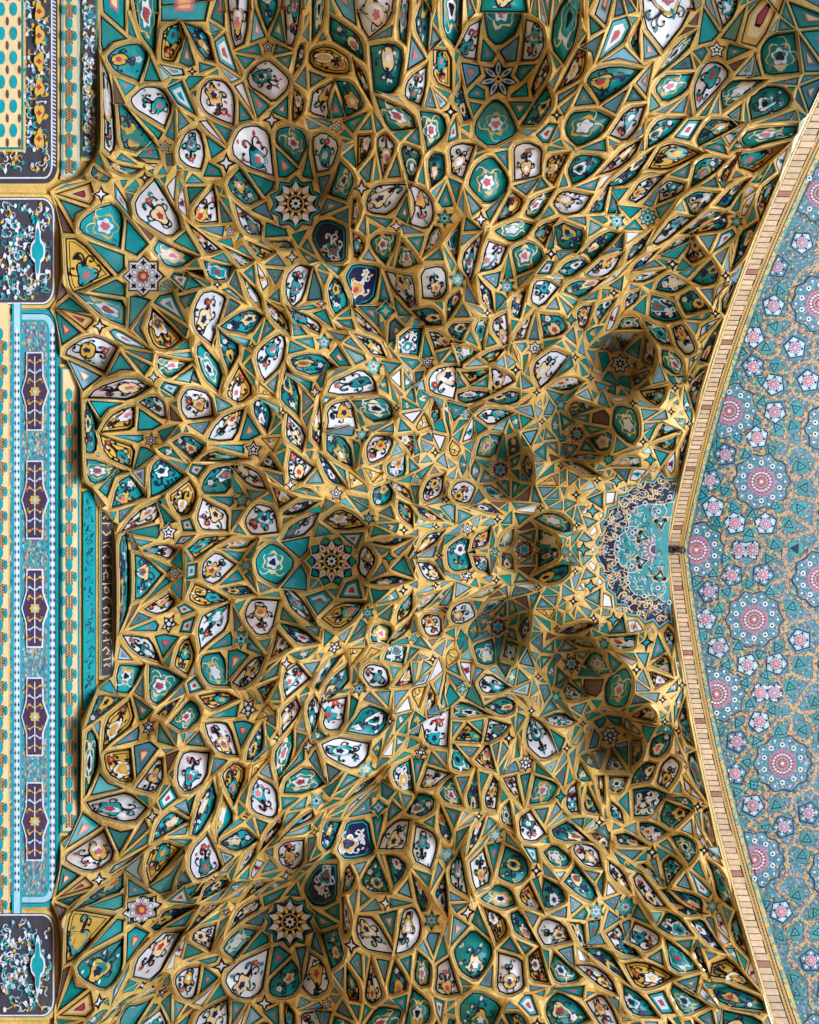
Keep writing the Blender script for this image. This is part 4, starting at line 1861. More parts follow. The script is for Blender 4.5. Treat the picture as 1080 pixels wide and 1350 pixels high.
wT = np.abs(ar2) * 0.5 * np.where(tp < 0, 0.35, 1.0)
mT = np.where(tp < 0, 1.0, mfac[np.maximum(tp, 0)])
tgx, tgy = (gx * z0[T3]).sum(1) * mT, (gy * z0[T3]).sum(1) * mT
va = np.bincount(T3.ravel(), np.repeat(np.abs(ar2) / 6, 3), nV)
lam = va / 40.0 ** 2


def Aop(z):
    zx, zy = (gx * z[T3]).sum(1) * wT, (gy * z[T3]).sum(1) * wT
    return np.bincount(T3.ravel(), (gx * zx[:, None] + gy * zy[:, None]).ravel(), nV) + lam * z


rhs = np.bincount(T3.ravel(), (gx * (tgx * wT)[:, None] + gy * (tgy * wT)[:, None]).ravel(), nV) + lam * z0
dg = np.bincount(T3.ravel(), ((gx ** 2 + gy ** 2) * wT[:, None]).ravel(), nV) + lam + 1e-9
z = z0.copy(); r = rhs - Aop(z); y_ = r / dg; p_ = y_.copy(); rz = r @ y_
for _ in range(400):
    Ap = Aop(p_); al = rz / max(p_ @ Ap, 1e-18); z += al * p_; r -= al * Ap
    if np.abs(r / dg).max() < 1e-4: break
    y_ = r / dg; rn = r @ y_; p_ = y_ + (rn / rz) * p_; rz = rn
for k in range(nV):                                   # the rim of the vault stays on wall and arch
    if vown[k] == -1: z[k] = z0[k]
# facets are (nearly) flat plates
vi = [[] for _ in PAN]
for k in range(nV):
    if vown[k] >= 0: vi[vown[k]].append(k)
for i, a in enumerate(PAN):
    k = vi[i]
    P = a['p']; c = cent(P); a['c'] = c
    if len(k) < 3:
        a['pl'] = (float(zbase([c])[0]), 0.0, 0.0); a['ok'] = False; continue
    M = np.c_[np.ones(len(k)), PV[k] - c]
    s = np.linalg.lstsq(M.T @ M + np.diag([0, 1.0, 1.0]), M.T @ z[k], rcond=None)[0]
    a['pl'] = tuple(float(v) for v in s); a['ok'] = True
    z[k] = 0.85 * (M @ s) + 0.15 * z[k]
    a['vz'] = {tuple(np.round(PV[q], 2)): z[q] for q in k}

# ---------------------------------------------------------------- the ribs between the facets
vault = thing('muqarnas_vault', 'honeycomb muqarnas half dome of gold ribs framing teal and white painted tiles', 'vault')
RB = MB(); mids = {}; RV = [at(PV[k][0], PV[k][1], z[k]) for k in range(nV)]; RF = []; RG = [0.0] * nV


def mid(a, b):
    key = (min(a, b), max(a, b))
    if key not in mids:
        p = (PV[a] + PV[b]) / 2; L = float(np.linalg.norm(PV[a] - PV[b]))
        zz = (z[a] + z[b]) / 2 - min(0.012, 0.002 * L)
        mids[key] = len(RV); RV.append(at(p[0], p[1], zz)); RG.append(1.0)
    return mids[key]


for f, pid in zip(T3, tp):
    if pid >= 0: continue
    f = [int(q) for q in f]; cr = [vown[f[k]] != vown[f[(k + 1) % 3]] for k in range(3)]
    n = sum(cr)
    if n == 0: RF.append(tuple(f))
    elif n == 3:
        m = [mid(f[k], f[(k + 1) % 3]) for k in range(3)]
        RF += [(f[0], m[0], m[2]), (f[1], m[1], m[0]), (f[2], m[2], m[1]), (m[0], m[1], m[2])]
    else:
        k = cr.index(False); a, b, c = f[k], f[(k + 1) % 3], f[(k + 2) % 3]
        if n == 2:
            m1, m2 = mid(b, c), mid(c, a)
            RF += [(a, b, m1, m2), (m1, c, m2)]
        else: RF.append(tuple(f))
RB.add(RV, RF, 'gold')
RB.build('rib_lattice', vault)

# ---------------------------------------------------------------- facets: gold chamfer, ink line, glaze, painted ornament
EPS = 0.004


def zof(a, p, lift=0.0):
    s = a['pl']; zz = s[0] + s[1] * (p[0] - a['c'][0]) + s[2] * (p[1] - a['c'][1])
    if a.get('bulge'):
        g = 0.0
        for n, h in a['gauge']:
            g = max(g, (n[0] * (p[0] - a['c'][0]) + n[1] * (p[1] - a['c'][1])) / h)
        zz -= a['bulge'] * max(0.0, 1 - g * g)
    return zz + a.get('sink', 0.018) - lift


def up(a, P, lift=0.0):
    return [at(p[0], p[1], zof(a, p, lift)) for p in P]


def ring(mb, a, P, Q, m, lp=0.0, lq=0.0, pz=None):
    n = len(P)
    top = pz if pz else up(a, P, lp)
    mb.add(top + up(a, Q, lq), [(i, (i + 1) % n, n + (i + 1) % n, n + i) for i in range(n)], m)


def fill(mb, a, P, m, lift=0.0, rings=(0.66, 0.33)):
    P = np.asarray(P); n = len(P)
    if a.get('bulge') and rings:
        c = a['c']; pts = up(a, P, lift); fs = []
        # resample the outline so the shell is smooth
        Q = []
        for i in range(n):
            for t in (0, 0.5): Q.append(P[i] + (P[(i + 1) % n] - P[i]) * t)
        Q = np.array(Q); n = len(Q); pts = up(a, Q, lift); fs = []
        for s in rings: pts += up(a, c + (Q - c) * s, lift)
        pts += up(a, [c], lift)
        for k in range(len(rings)):
            fs += [(k * n + i, k * n + (i + 1) % n, (k + 1) * n + (i + 1) % n, (k + 1) * n + i) for i in range(n)]
        k = len(rings)
        fs += [(k * n + i, k * n + (i + 1) % n, (k + 1) * n) for i in range(n)]
        mb.add(pts, fs, m, True)
    else:
        mb.add(up(a, P, lift), tess(P), m)


def paint(mb, a, P, m, layer):
    """a flat painted shape on facet a, kept inside its outline"""
    P = keep_in(a, P)
    mb.add(up(a, P, EPS * layer), tess(P), m)


def keep_in(a, P):
    c = a['c']; out = []
    for p in np.asarray(P, float):
        d = p - c; g = 0.0
        for n, h in a['gauge']: g = max(g, (n[0] * d[0] + n[1] * d[1]) / h)
        out.append(c + d * (0.80 / g) if g > 0.80 else p)
    return np.array(out)


def stroke(mb, a, pts, w0, w1, m, layer):
    P = keep_in(a, pts)
    V, fs = ribbon(P, w0, w1)
    mb.add(up(a, V, EPS * layer), fs, m)


def gauge(a):
    P = a['p']; c = a['c']; g = []
    for i in range(len(P)):
        e = P[(i + 1) % len(P)] - P[i]; n = np.array([e[1], -e[0]]) / max(1e-6, np.linalg.norm(e))
        h = float(n @ (P[i] - c))
        if h > 0.8: g.append((n, h))
    a['gauge'] = g


PALETTE = {'W': (('yellow', 'turq', 'teal', 'yellow', 'cream'), 'ink', ('red', 'navy', 'white', 'pink'), ('teal', 'turq', 'red')),
           'T': (('cream', 'white', 'yellow', 'cream', 'yellow'), 'navy', ('red', 'ink', 'navy', 'pink', 'white'), ('white', 'yellow', 'navy')),
           'Y': (('white', 'white', 'turq'), 'ink', ('pink', 'grey', 'yellow'), ('ink', 'teal', 'white')),
           'K': (('yellow', 'cream', 'teal'), 'white', ('red', 'navy', 'white'), ('white', 'yellow', 'turq'))}


def arabesque(a, rg):
    """vine scrolls, leaves and a flower painted on one glazed facet"""
    mb = MB(); P = a['p']; c = a['c']
    M = (P - c); u_, s_, vt = np.linalg.svd(M, full_matrices=False)
    e1, e2 = vt[0], vt[1]
    A = float(np.abs(M @ e1).max()) * 0.78; B = float(np.abs(M @ e2).max()) * 0.78
    if rg.random() < 0.5: e1 = -e1
    L = lambda u, v: c + e1 * u * A + e2 * v * B
    LL = lambda pts: np.array([L(*p) for p in pts])
    fills, ink, cores, sprigs = PALETTE.get(a['t'], PALETTE['W'])
    col = rg.choice(fills); core = rg.choice([x for x in cores if x != col]); sp = rg.choice(sprigs)
    w = max(0.8, min(1.7, 0.055 * (A + B)))
    kind = rg.random()
    sym = rg.random() < 0.45
    if a['t'] == 'T' and kind < 0.45:
        # cloud medallion: ragged pale border round a dark heart
        q = blob(-0.1, 0, 0.60, rg.choice((5, 6, 7)), 0.16, rg.random() * 6, 26)
        paint(mb, a, LL(q), col, 1)
        paint(mb, a, LL(blob(-0.1, 0, 0.36, rg.choice((5, 6)), 0.18, rg.random() * 6, 24)), 'white' if col != 'white' else 'turq', 2)
        paint(mb, a, LL(blob(-0.1, 0, 0.20, rg.choice((3, 5)), 0.22, rg.random() * 6, 16)), core, 3)
        for s in (1, -1):
            stroke(mb, a, LL(curl(0.35, 0.12 * s, 0.5 * s, 0.8, 1.0 * s, 6.0 * s)), w, w * 0.5, rg.choice(('white', 'cream')), 2)
        return mb
    bx, by = rg.uniform(-0.42, -0.15), 0.0 if sym else rg.uniform(-0.2, 0.2)
    br = rg.uniform(0.34, 0.46)
    k = rg.choice((2, 3, 3, 5)); ph = rg.random() * 6; am = rg.uniform(0.14, 0.26)
    paint(mb, a, LL(blob(bx, by, br + 0.08, k, am, ph, 28)), ink if a['t'] != 'T' else 'ink', 1)
    paint(mb, a, LL(blob(bx, by, br, k, am, ph, 28)), col, 2)
    paint(mb, a, LL(blob(bx - 0.04, by, br * 0.42, 5, 0.22, ph, 20)), core, 3)
    hook = []
    n_v = rg.choice((2, 3, 3))
    for i in range(n_v):
        s = 1 if i % 2 == 0 else -1
        k1 = rg.uniform(8, 12); ln = rg.uniform(0.85, 1.15); st = -rg.uniform(0.1, 0.7); k0 = rg.uniform(0.3, 1.5)
        if i == 2: st, k0, ln = rg.uniform(-0.6, 0.6), -1.5, 0.75; s = rg.choice((-1, 1))
        hook.append((bx + br * 0.85, by + 0.06 * s, st * s, ln, k0 * s, k1 * s))
    if sym:
        q = hook[0]; hook = [q, (q[0], -q[1], -q[2], q[3], -q[4], -q[5])]
    for s in (1, -1):                                   # side hooks springing from the leaf
        hook.append((bx, by + br * 0.9 * s, 1.9 * s + rg.uniform(-0.3, 0.3), rg.uniform(0.5, 0.75), -1.5 * s, -rg.uniform(9, 13) * s))
        hook.append((bx - br * 0.7, by + br * 0.5 * s, 2.6 * s, rg.uniform(0.45, 0.65), 1.0 * s, rg.uniform(9, 14) * s))
    for i, (x0, y0, st, ln, k0, k1) in enumerate(hook):
        pts = curl(x0, y0, st, ln, k0, k1, 14)
        stroke(mb, a, LL(pts), w * (1.35 if i < n_v else 1.0), w * 0.7, ink, 4)
        e = L(*pts[-1]); paint(mb, a, ngon(e[0], e[1], w * 1.15, 7), ink, 4)
        if i < 3:
            m_ = pts[8]; t_ = math.atan2(pts[9][1] - m_[1], pts[9][0] - m_[0]) + 0.9
            lf = [(0, 0), (0.14, 0.09), (0.30, 0.02), (0.16, -0.07)]
            paint(mb, a, np.array([L(m_[0] + x * math.cos(t_) - y * math.sin(t_), m_[1] + x * math.sin(t_) + y * math.cos(t_)) for x, y in lf]), sp, 3)
    for q in range(3):
        x, y = rg.uniform(-0.7, 0.8), rg.choice((-1, 1)) * rg.uniform(0.35, 0.7); t_ = rg.random() * 6.28
        lf = [(0, 0), (0.11, 0.07), (0.24, 0), (0.11, -0.07)]
        paint(mb, a, np.array([L(x + u * math.cos(t_) - v * math.sin(t_), y + u * math.sin(t_) + v * math.cos(t_)) for u, v in lf]), sp, 2)
    if rg.random() < 0.6:
        f = L(rg.uniform(0.4, 0.62), rg.uniform(-0.2, 0.2)); R = 0.11 * min(A, B) + 0.6
        for j in range(5):
            t = 2 * math.pi * j / 5
            paint(mb, a, ngon(f[0] + R * math.cos(t), f[1] + R * math.sin(t), R * 0.62, 7), 'red' if a['t'] in 'WY' else 'white', 5)
        paint(mb, a, ngon(f[0], f[1], R * 0.5, 7), 'yellow', 6)
    return mb


def star_art(mb, a, P):
    cx, cy, R, n, k = a['s']
    sc = float(np.linalg.norm(a['p'] - a['c'], axis=1).max()) / R
    R = R * sc; cx, cy = a['c']
    a2 = dict(a); a2['gauge'] = [(np.array((math.cos(t), math.sin(t))), R) for t in np.linspace(0, 6.28, 13)]
    pa_ = lambda Q, m, l: mb.add(up(a, Q, EPS * l), tess(np.asarray(Q)), m)
    st0 = lambda f, r0: star(cx, cy, R * f, n, r0, -math.pi / 2 if not a['axis'] else 0)
    r0 = 0.62 if n >= 7 else (0.72 if n >= 8 else 0.55)
    if a['t'] == '4':
        base = {'w': 'white', 'g': 'turq'}.get(k, 'ink')
        ring(mb, a, P, inset(P, 0.16 * R), 'ink'); fill(mb, a, inset(P, 0.16 * R), base, 0, ())
        if base == 'ink': pa_(star(cx, cy, R * 0.25, 4, 0.6), 'white', 1)
        return
    Q = inset(P, min(1.6, 0.12 * R))
    ring(mb, a, P, Q, 'ink')
    if k == 's':
        fill(mb, a, Q, 'white', 0, ())
        pa_(st0(0.46, 0.5), 'ink', 1); pa_(ngon(cx, cy, R * 0.16, 8), 'white', 2)
    elif k == 'g':
        fill(mb, a, Q, 'white' if rng.random() < 0.4 else 'teal', 0, ())
        pa_(star(cx, cy, R * 0.78, n, 0.62, -math.pi / 2 + math.pi / n), 'teal', 1)
        pa_(st0(0.42, 0.5), 'sky_blue', 2); pa_(ngon(cx, cy, R * 0.15, 8), rng.choice(('red', 'yellow', 'ink')), 3)
    elif k == 'A':
        fill(mb, a, Q, 'white', 0, ())
        for j in range(8):
            t = -math.pi / 2 + j * math.pi / 4
            pa_(star(cx + 0.60 * R * math.cos(t), cy + 0.60 * R * math.sin(t), R * 0.17, 4, 0.45, t), 'ink', 1)
            t += math.pi / 8
            pa_(ngon(cx + 0.42 * R * math.cos(t), cy + 0.42 * R * math.sin(t), R * 0.13, 10), 'grey', 1)
            pa_(ngon(cx + 0.42 * R * math.cos(t), cy + 0.42 * R * math.sin(t), R * 0.10, 10), 'white', 2)
        pa_(star(cx, cy, R * 0.32, 8, 0.7), 'red', 3); pa_(ngon(cx, cy, R * 0.12, 10), 'yellow', 4)
    elif k in 'BE':
        fill(mb, a, Q, 'teal', 0, ())
        m = 10
        pa_(star(cx, cy, R * 0.78, m, 0.84), 'ink', 1)
        for j in range(m):
            t = -math.pi / 2 + 2 * math.pi * j / m
            c_, s_ = math.cos(t), math.sin(t)
            def leaf(r1, r2, w): return np.array([(cx + r * c_ - o * s_, cy + r * s_ + o * c_) for r, o in ((r1 * R, 0), ((r1 * .6 + r2 * .4) * R, w * R), (r2 * R, 0), ((r1 * .6 + r2 * .4) * R, -w * R))])
            pa_(leaf(0.40, 0.77, 0.125), 'white', 2)
            pa_(leaf(0.46, 0.70, 0.07), 'white' if k == 'B' else ('red' if j % 2 else 'salmon'), 3)
            t += math.pi / m; c_, s_ = math.cos(t), math.sin(t)
            pa_(leaf(0.34, 0.60, 0.085), 'yellow', 2)
            pa_(ngon(cx + 0.36 * R * c_, cy + 0.36 * R * s_, 0.05 * R, 6), 'cream', 3)
        pa_(ngon(cx, cy, R * 0.30, 16), 'yellow', 4); pa_(ngon(cx, cy, R * 0.25, 16), 'ink', 5)
        pa_(star(cx, cy, R * 0.20, 8, 0.6), 'white', 6); pa_(ngon(cx, cy, R * 0.07, 8), 'ink', 7)
    elif k == 'C':
        fill(mb, a, Q, 'teal', 0, ())
        pa_(st0(0.86, 0.70), 'ink', 1)
        for j in range(7):
            t = -math.pi / 2 + 2 * math.pi * j / 7
            x, y = cx + 0.48 * R * math.cos(t), cy + 0.48 * R * math.sin(t)
            pa_(blob(x, y, R * 0.19, 2, 0.2, 0, 14, 1.25, 0.75, t), 'sky_blue', 2); pa_(blob(x, y, R * 0.11, 2, 0.2, 0, 12, 1.25, 0.6, t), 'grey', 3)
            pa_(star(cx + 0.74 * R * math.cos(t), cy + 0.74 * R * math.sin(t), R * 0.10, 3, 0.5, t), 'white', 2)
        pa_(star(cx, cy, R * 0.24, 8, 0.7), 'yellow', 3); pa_(ngon(cx, cy, R * 0.08, 8), 'ink', 4)
    elif k == 'D':
        fill(mb, a, Q, 'cream', 0, ())
        pa_(st0(0.84, 0.56), 'brown', 1)
        for j in range(2 * n):
            t = -math.pi / 2 + math.pi * j / n + (0 if not a['axis'] else math.pi / 2); q = 0.62 if j % 2 == 0 else 0.42
            pa_(ngon(cx + q * R * math.cos(t), cy + q * R * math.sin(t), R * 0.09, 7), 'cream' if j % 2 == 0 else 'ink', 2)
        pa_(star(cx, cy, R * 0.36, n, 0.62), 'white', 3); pa_(star(cx, cy, R * 0.31, n, 0.62), 'turq', 4)


NAMES = {'T': 'teal_petal', 'W': 'white_petal', 'Y': 'gold_petal', 'K': 'dark_petal', 'q': 'striped_facet', 'w': 'white_facet', 'n': 'dark_sliver', 'y': 'gold_kite', '4': 'cross_star', '*': 'star_tile', 'X': 'crown_lunette'}
Dst = [a['s'][:2] for a in PAN if a['s'] and a['s'][4] == 'D']
items = []
for i, a in enumerate(PAN):
    if not a['ok'] or a['t'] == 'X': continue
    P = a['p']; ty = a['t']; S = area(P); size = math.sqrt(S)
    rg = random.Random(i * 31 + 5)
    conv = convex(P)
    gauge(a)
    petal = ty in 'TWYK'
    if petal and conv and S > 260: a['bulge'] = 0.0022 * size
    a['sink'] = 0.008 if S < 160 else (0.018 if S < 320 else 0.034)
    mb = MB()
    pz = []
    for p in P:
        zz = a['vz'].get(tuple(np.round(p, 2)))
        pz.append(at(p[0], p[1], zz if zz is not None else zof(a, p) - a['sink']))
    ch = 0.22 if S < 160 else (0.6 if S < 320 else 1.3)
    if petal and S > 420:
        ch = 2.7; a['sink'] = 0.11
    P1 = inset(P, ch)
    if petal and S > 420:
        g_ = np.array(a['pl'][1:]); P1 = P1 + g_ / max(1e-6, np.linalg.norm(g_)) * 1.4
    if petal and S > 420:
        Pa, Pb = P + (P1 - P) * 0.40, P + (P1 - P) * 0.58
        za_, zb_ = ([(pz[q][0] + (w_[0] - pz[q][0]) * f_, pz[q][1] + (w_[1] - pz[q][1]) * f_, pz[q][2] + (w_[2] - pz[q][2]) * f_) for q, w_ in enumerate(up(a, P1))] for f_ in (0.40, 0.58))
        n_ = len(P); quad = [(q, (q + 1) % n_, n_ + (q + 1) % n_, n_ + q) for q in range(n_)]
        mb.add(pz + za_, quad, 'gold'); mb.add(za_ + zb_, quad, 'ochre'); mb.add(zb_ + up(a, P1), quad, 'gold_band')
    else: ring(mb, a, P, P1, 'gold_band', pz=pz)
    if ty in '4*':
        star_art(mb, a, P1); art = None
    else:
        lw = 0.75 if S < 160 else (1.2 if S < 320 else (1.7 if S < 600 else 2.0))
        P2 = inset(P1, lw)
        near = any((a['c'][0] - x) ** 2 + (a['c'][1] - y) ** 2 < 42 ** 2 for x, y in Dst)
        art = None
        if petal and S > 420:
            # ink line, a gold band inside it, and a second ink line on yellow facets
            ring(mb, a, P1, P2, 'ink')
            if ty == 'Y' and S > 700:
                P3 = inset(P2, 2.4); ring(mb, a, P2, P3, 'yellow'); P4 = inset(P3, 1.2); ring(mb, a, P3, P4, 'ink'); P2 = P4
            elif ty == 'K' or (ty == 'T' and rg.random() < 0.25 and S > 900):
                P3 = inset(P2, 1.8); ring(mb, a, P2, P3, 'turq'); P2 = P3
            fill(mb, a, P2, {'T': 'teal' if a['c'][0] > 330 or rg.random() < 0.3 else 'turq', 'W': 'white', 'Y': 'yellow', 'K': 'navy'}[ty])
            art = arabesque(a, rg)
        else:
            ring(mb, a, P1, P2, 'ink')
            base = {'T': 'teal', 'W': 'white', 'Y': 'yellow', 'K': 'navy', 't': 'teal', 'b': 'blue', 'n': 'brown', 'y': 'yellow', 'w': 'white', 'q': 'turq'}[ty]
            if ty == 't' and rg.random() < 0.25: base = 'blue'
            if ty == 't' and a['c'][0] < 330 and rg.random() < 0.5: base = 'turq'
            if ty == 'b' and rg.random() < 0.3: base = 'sky_blue'
            fill(mb, a, P2, base, 0, ())
            c = cent(P2)
            sub = lambda s: c + (P2 - c) * s
            flat_ = lambda Q, m, l: mb.add(up(a, Q, EPS * l), tess(Q), m)
            if ty == 'q' and conv:
                flat_(sub(0.70), 'white', 1); flat_(sub(0.34), 'red' if rg.random() < 0.6 else 'turq', 2)
            elif ty == 'y':
                flat_(sub(0.78), 'cream', 1); flat_(sub(0.40), 'ink', 2); flat_(sub(0.30), 'red', 3)
            elif ty == 't' and near and S > 120:
                flat_(sub(0.62), 'grey' if rg.random() < 0.4 else 'teal', 1); flat_(sub(0.46), 'yellow', 2)
            elif ty in 'tb' and S > 130 and conv and rg.random() < 0.8:
                flat_(sub(0.52), 'blue' if base != 'blue' else 'teal', 1)
                flat_(sub(0.28 if S < 500 else 0.42), rg.choice(('red', 'pink', 'pink')), 2)
                if S > 450: flat_(sub(0.18 if S < 500 else 0.28), rg.choice(('salmon', 'cream', 'pink')), 3)
            elif petal and S > 90:
                for j in range(3):
                    q = curl(c[0], c[1], rg.random() * 6.28, size * 0.42, 0.1 / size, rg.choice((-1, 1)) * 9 / size, 8)
                    stroke(mb, a, q, 1.1, 0.6, 'ink' if ty != 'T' else rg.choice(('navy', 'white', 'yellow')), 2)
                paint(mb, a, blob(c[0], c[1], size * 0.2, 3, 0.25, rg.random() * 6, 14), rg.choice(('yellow', 'turq', 'red')) if ty == 'W' else rg.choice(('cream', 'white', 'yellow')), 1)
    nm = NAMES.get(ty)
    if ty in 'tb': nm = ('teal_' if ty == 't' else 'blue_') + ('triangle' if len(P) == 3 else 'kite')
    fr = a.get('margin') or not (-2 < a['c'][0] < 1082 and -4 < a['c'][1] < 1354)
    items.append((nm, S, mb, art, fr))
byn = {}
for it in items: byn.setdefault(it[0], []).append(it)
rest, edge_ = MB(), MB()
for nm, lst in byn.items():
    lst.sort(key=lambda q: -q[1]); n = 0
    for nm, S, mb, art, fr in lst:
        if fr or n >= 300 or S < 45:
            tgt = edge_ if fr else rest
            tgt.merge(mb)
            if art: tgt.merge(art)
            continue
        n += 1
        o = mb.build(nm, vault)
        if art: art.build('arabesque', o)
if rest.v: rest.build('tile_chips', vault)['kind'] = 'stuff'
if edge_.v: edge_.build('vault_edge_tiles', vault)['kind'] = 'stuff'

# ---------------------------------------------------------------- the crown lunette
cr = [a for a in PAN if a['t'] == 'X'][0]
cr['sink'] = 0.012
cr['gauge'] = []
crown = MB()
P = cr['p']
pz = [at(p[0], p[1], cr['vz'].get(tuple(np.round(p, 2)), zof(cr, p))) for p in P]
P1 = inset(P, 0.8)
ring(crown, cr, P, P1, 'gold', pz=pz)
seq = P1
for w_, m_ in ((0.9, 'navy'), (1.6, 'turq'), (0.9, 'sky_blue'), (1.2, 'navy')):
    q_ = inset(seq, w_); ring(crown, cr, seq, q_, m_); seq = q_
crown.add(up(cr, seq), tess(seq), 'navy')
crown_o = crown.build('crown_lunette', vault)
C7 = lambda pts: np.array(pts, float) / 5.4 + (770, 600)
CY = 724.5


def both(fn):
    fn(1); fn(-1)


lob = C7([(640, 330), (600, 340), (560, 352), (500, 350), (430, 345), (370, 375), (330, 420), (318, 470), (318, 530), (275, 555), (240, 590), (220, 630), (214, 672), (220, 715), (240, 755), (275, 790), (318, 805), (312, 860), (312, 900), (330, 955), (365, 990), (420, 1005), (480, 995), (520, 1000), (560, 1040), (612, 1050), (604, 900), (600, 760), (600, 600), (612, 480)])
inner = MB()
inner.add(up(cr, lob, 0.004), tess(lob), 'turq')
edge_l = inset(lob if area(lob) > 0 else lob[::-1], -0.01)
V_, f_ = ribbon(np.r_[lob[:26]], 1.1, 1.1)
inner.add(up(cr, V_, 0.008), f_, 'white')
inner.build('turquoise_field', crown_o)
scr, vin, pal = MB(), MB(), MB()


def cs(mb, pts, w0, w1, m, l):
    V, fs = ribbon(pts, w0, w1); mb.add(up(cr, V, 0.004 * l), fs, m)


def cp(mb, pts, m, l):
    mb.add(up(cr, pts, 0.004 * l), tess(np.asarray(pts)), m)


rg = random.Random(3)
# gold scrolls round the navy border
for x, y, an, s in [(590, 190, 2.6, 1), (640, 200, 0.6, -1), (440, 190, 1.8, 1), (400, 300, 0.2, -1), (345, 230, 2.2, 1), (250, 330, 1.2, -1), (290, 400, 0.5, 1), (205, 400, 2.4, -1), (150, 520, 1.6, 1), (175, 600, 0.2, -1), (125, 640, 2.2, 1), (480, 250, 1.0, 1)]:
    for mir in (1, -1):
        p0 = C7([(x, y)])[0]
        if mir < 0: p0 = np.array((p0[0] - 1, 2 * CY - p0[1]))
        pts = curl(p0[0], p0[1], an * mir, 24, 0.02 * s * mir, 0.55 * s * mir, 16)
        scr = MB(); cs(scr, pts, 1.9, 1.3, 'cream', 2)
        e = pts[-1]; cp(scr, ngon(e[0], e[1], 1.5, 7), 'cream', 3)
        cp(scr, blob(p0[0], p0[1], 2.0, 3, 0.3, rg.random() * 6, 12), 'yellow', 3); scr.build('gold_scroll', crown_o)
for x, y in [(515, 262), (240, 497), (130, 672), (335, 325), (360, 300), (185, 480)]:
    for mir in (1, -1):
        p0 = C7([(x, y)])[0]
        if mir < 0: p0 = np.array((p0[0] - 1, 2 * CY - p0[1]))
        scr = MB(); cp(scr, blob(p0[0], p0[1], 3.0, 6, 0.25, 0, 24), 'cream', 4); cp(scr, ngon(p0[0], p0[1], 1.2, 8), 'red', 5); scr.build('blossom', crown_o)
        for k in range(4):
            t = k * 1.57 + 0.6
            cs(vin, curl(p0[0] + 3 * math.cos(t), p0[1] + 3 * math.sin(t), t, 9, 0.05, 0.5 * (1 if k % 2 else -1), 8), 1.0, 0.6, 'white', 3)
# white vines with rings
for x, y in [(435, 342), (318, 437), (242, 597), (612, 297), (345, 552), (532, 400), (238, 672)]:
    for mir in (1, -1):
        p0 = C7([(x, y)])[0]
        if mir < 0: p0 = np.array((p0[0] - 1, 2 * CY - p0[1]))
        cp(vin, ngon(p0[0], p0[1], 3.3, 12), 'white', 5); cp(vin, ngon(p0[0], p0[1], 1.7, 10), 'navy', 6)
VN = [[(520, 330), (490, 370), (480, 410), (505, 445), (540, 465)], [(525, 330), (570, 350), (590, 395), (575, 440), (545, 465)], [(290, 520), (340, 505), (375, 515), (385, 560), (400, 590)], [(290, 525), (310, 575), (325, 605), (370, 600), (400, 592)],
      [(185, 672), (230, 670), (290, 672)], [(240, 640), (262, 670), (240, 700)], [(380, 385), (385, 410), (370, 430)], [(385, 410), (410, 415), (425, 405)]]
for v in VN:
    for mir in (1, -1):
        q = C7(v)
        if mir < 0: q = np.c_[q[:, 0] - 1, 2 * CY - q[:, 1]]
        t = np.linspace(0, 1, len(q)); tt_ = np.linspace(0, 1, 14)
        q = np.c_[np.interp(tt_, t, q[:, 0]), np.interp(tt_, t, q[:, 1])]
        cs(vin, q, 1.1, 1.0, 'white', 4)
        cp(vin, star(q[7][0], q[7][1], 2.3, 4, 0.4), 'sky_blue', 5)
# dark palmettes pointing to the middle
for x, y, an in [(548, 490, 1.45), (420, 585, 0.25)]:
    for mir in (1, -1):
        p0 = C7([(x, y)])[0]; q = an
        if mir < 0: p0 = np.array((p0[0] - 1, 2 * CY - p0[1])); q = -an
        sh = np.array([(-9, -2), (-7, -9), (-3, -10), (0, -5), (9, 0), (0, 5), (-3, 10), (-7, 9), (-9, 2), (-4, 0)], float)
        R_ = np.array([(math.cos(q), math.sin(q)), (-math.sin(q), math.cos(q))])
        for s, m, l in ((1.12, 'cream', 3), (0.92, 'ink', 4), (0.50, 'turq', 5), (0.25, 'white', 6)):
            cp(pal, p0 + (sh * s) @ R_, m, l)
        pal.build('palmette', crown_o); pal = MB()
rg = random.Random(11)
for k in range(700):
    x, y = rg.uniform(785, 892), rg.uniform(625, 825)
    if not inside(seq, (x, y)): continue
    if inside(lob, (x, y)): cs(vin, curl(x, y, rg.random() * 6.28, 7, 0.1, rg.choice((-0.6, 0.6)), 7), 1.3, 0.7, rg.choice(('mauve', 'navy', 'white', 'white', 'sky_blue', 'navy', 'teal', 'cream')), 2)
    else:
        q = [p for p in curl(x, y, rg.random() * 6.28, 11, 0.05, rg.choice((-0.6, 0.6)), 9) if inside(seq, p)]
        if len(q) > 4: cs(vin, q, 1.2, 0.7, rg.choice(('white', 'cream', 'sky_blue', 'cream', 'turq')), 1.5)
vin.build('white_vine', crown_o)
ros = MB()
for k in range(17):
    t = math.pi / 2 + math.pi * (k + 0.5) / 17
    q = [(864 + r_ * math.cos(t + o), CY + r_ * math.sin(t + o)) for r_, o in ((9.5, 0), (14, -0.075), (18, 0), (14, 0.075))]
    cp(ros, np.array(q), 'white' if k % 2 else 'mauve', 4)
cp(ros, np.array([(864, CY - 10)] + [(864 + 10 * math.cos(t), CY + 10 * math.sin(t)) for t in np.linspace(-math.pi / 2, -3 * math.pi / 2, 16)] + [(864, CY + 10)]), 'mauve', 3)
cp(ros, np.array([(864 + 8 * math.cos(t), CY + 8 * math.sin(t)) for t in np.linspace(-math.pi / 2, -3 * math.pi / 2, 16)]), 'white', 5)
cp(ros, np.array([(864 + 6 * math.cos(t), CY + 6 * math.sin(t)) for t in np.linspace(-math.pi / 2, -3 * math.pi / 2, 16)]), 'plum', 6)
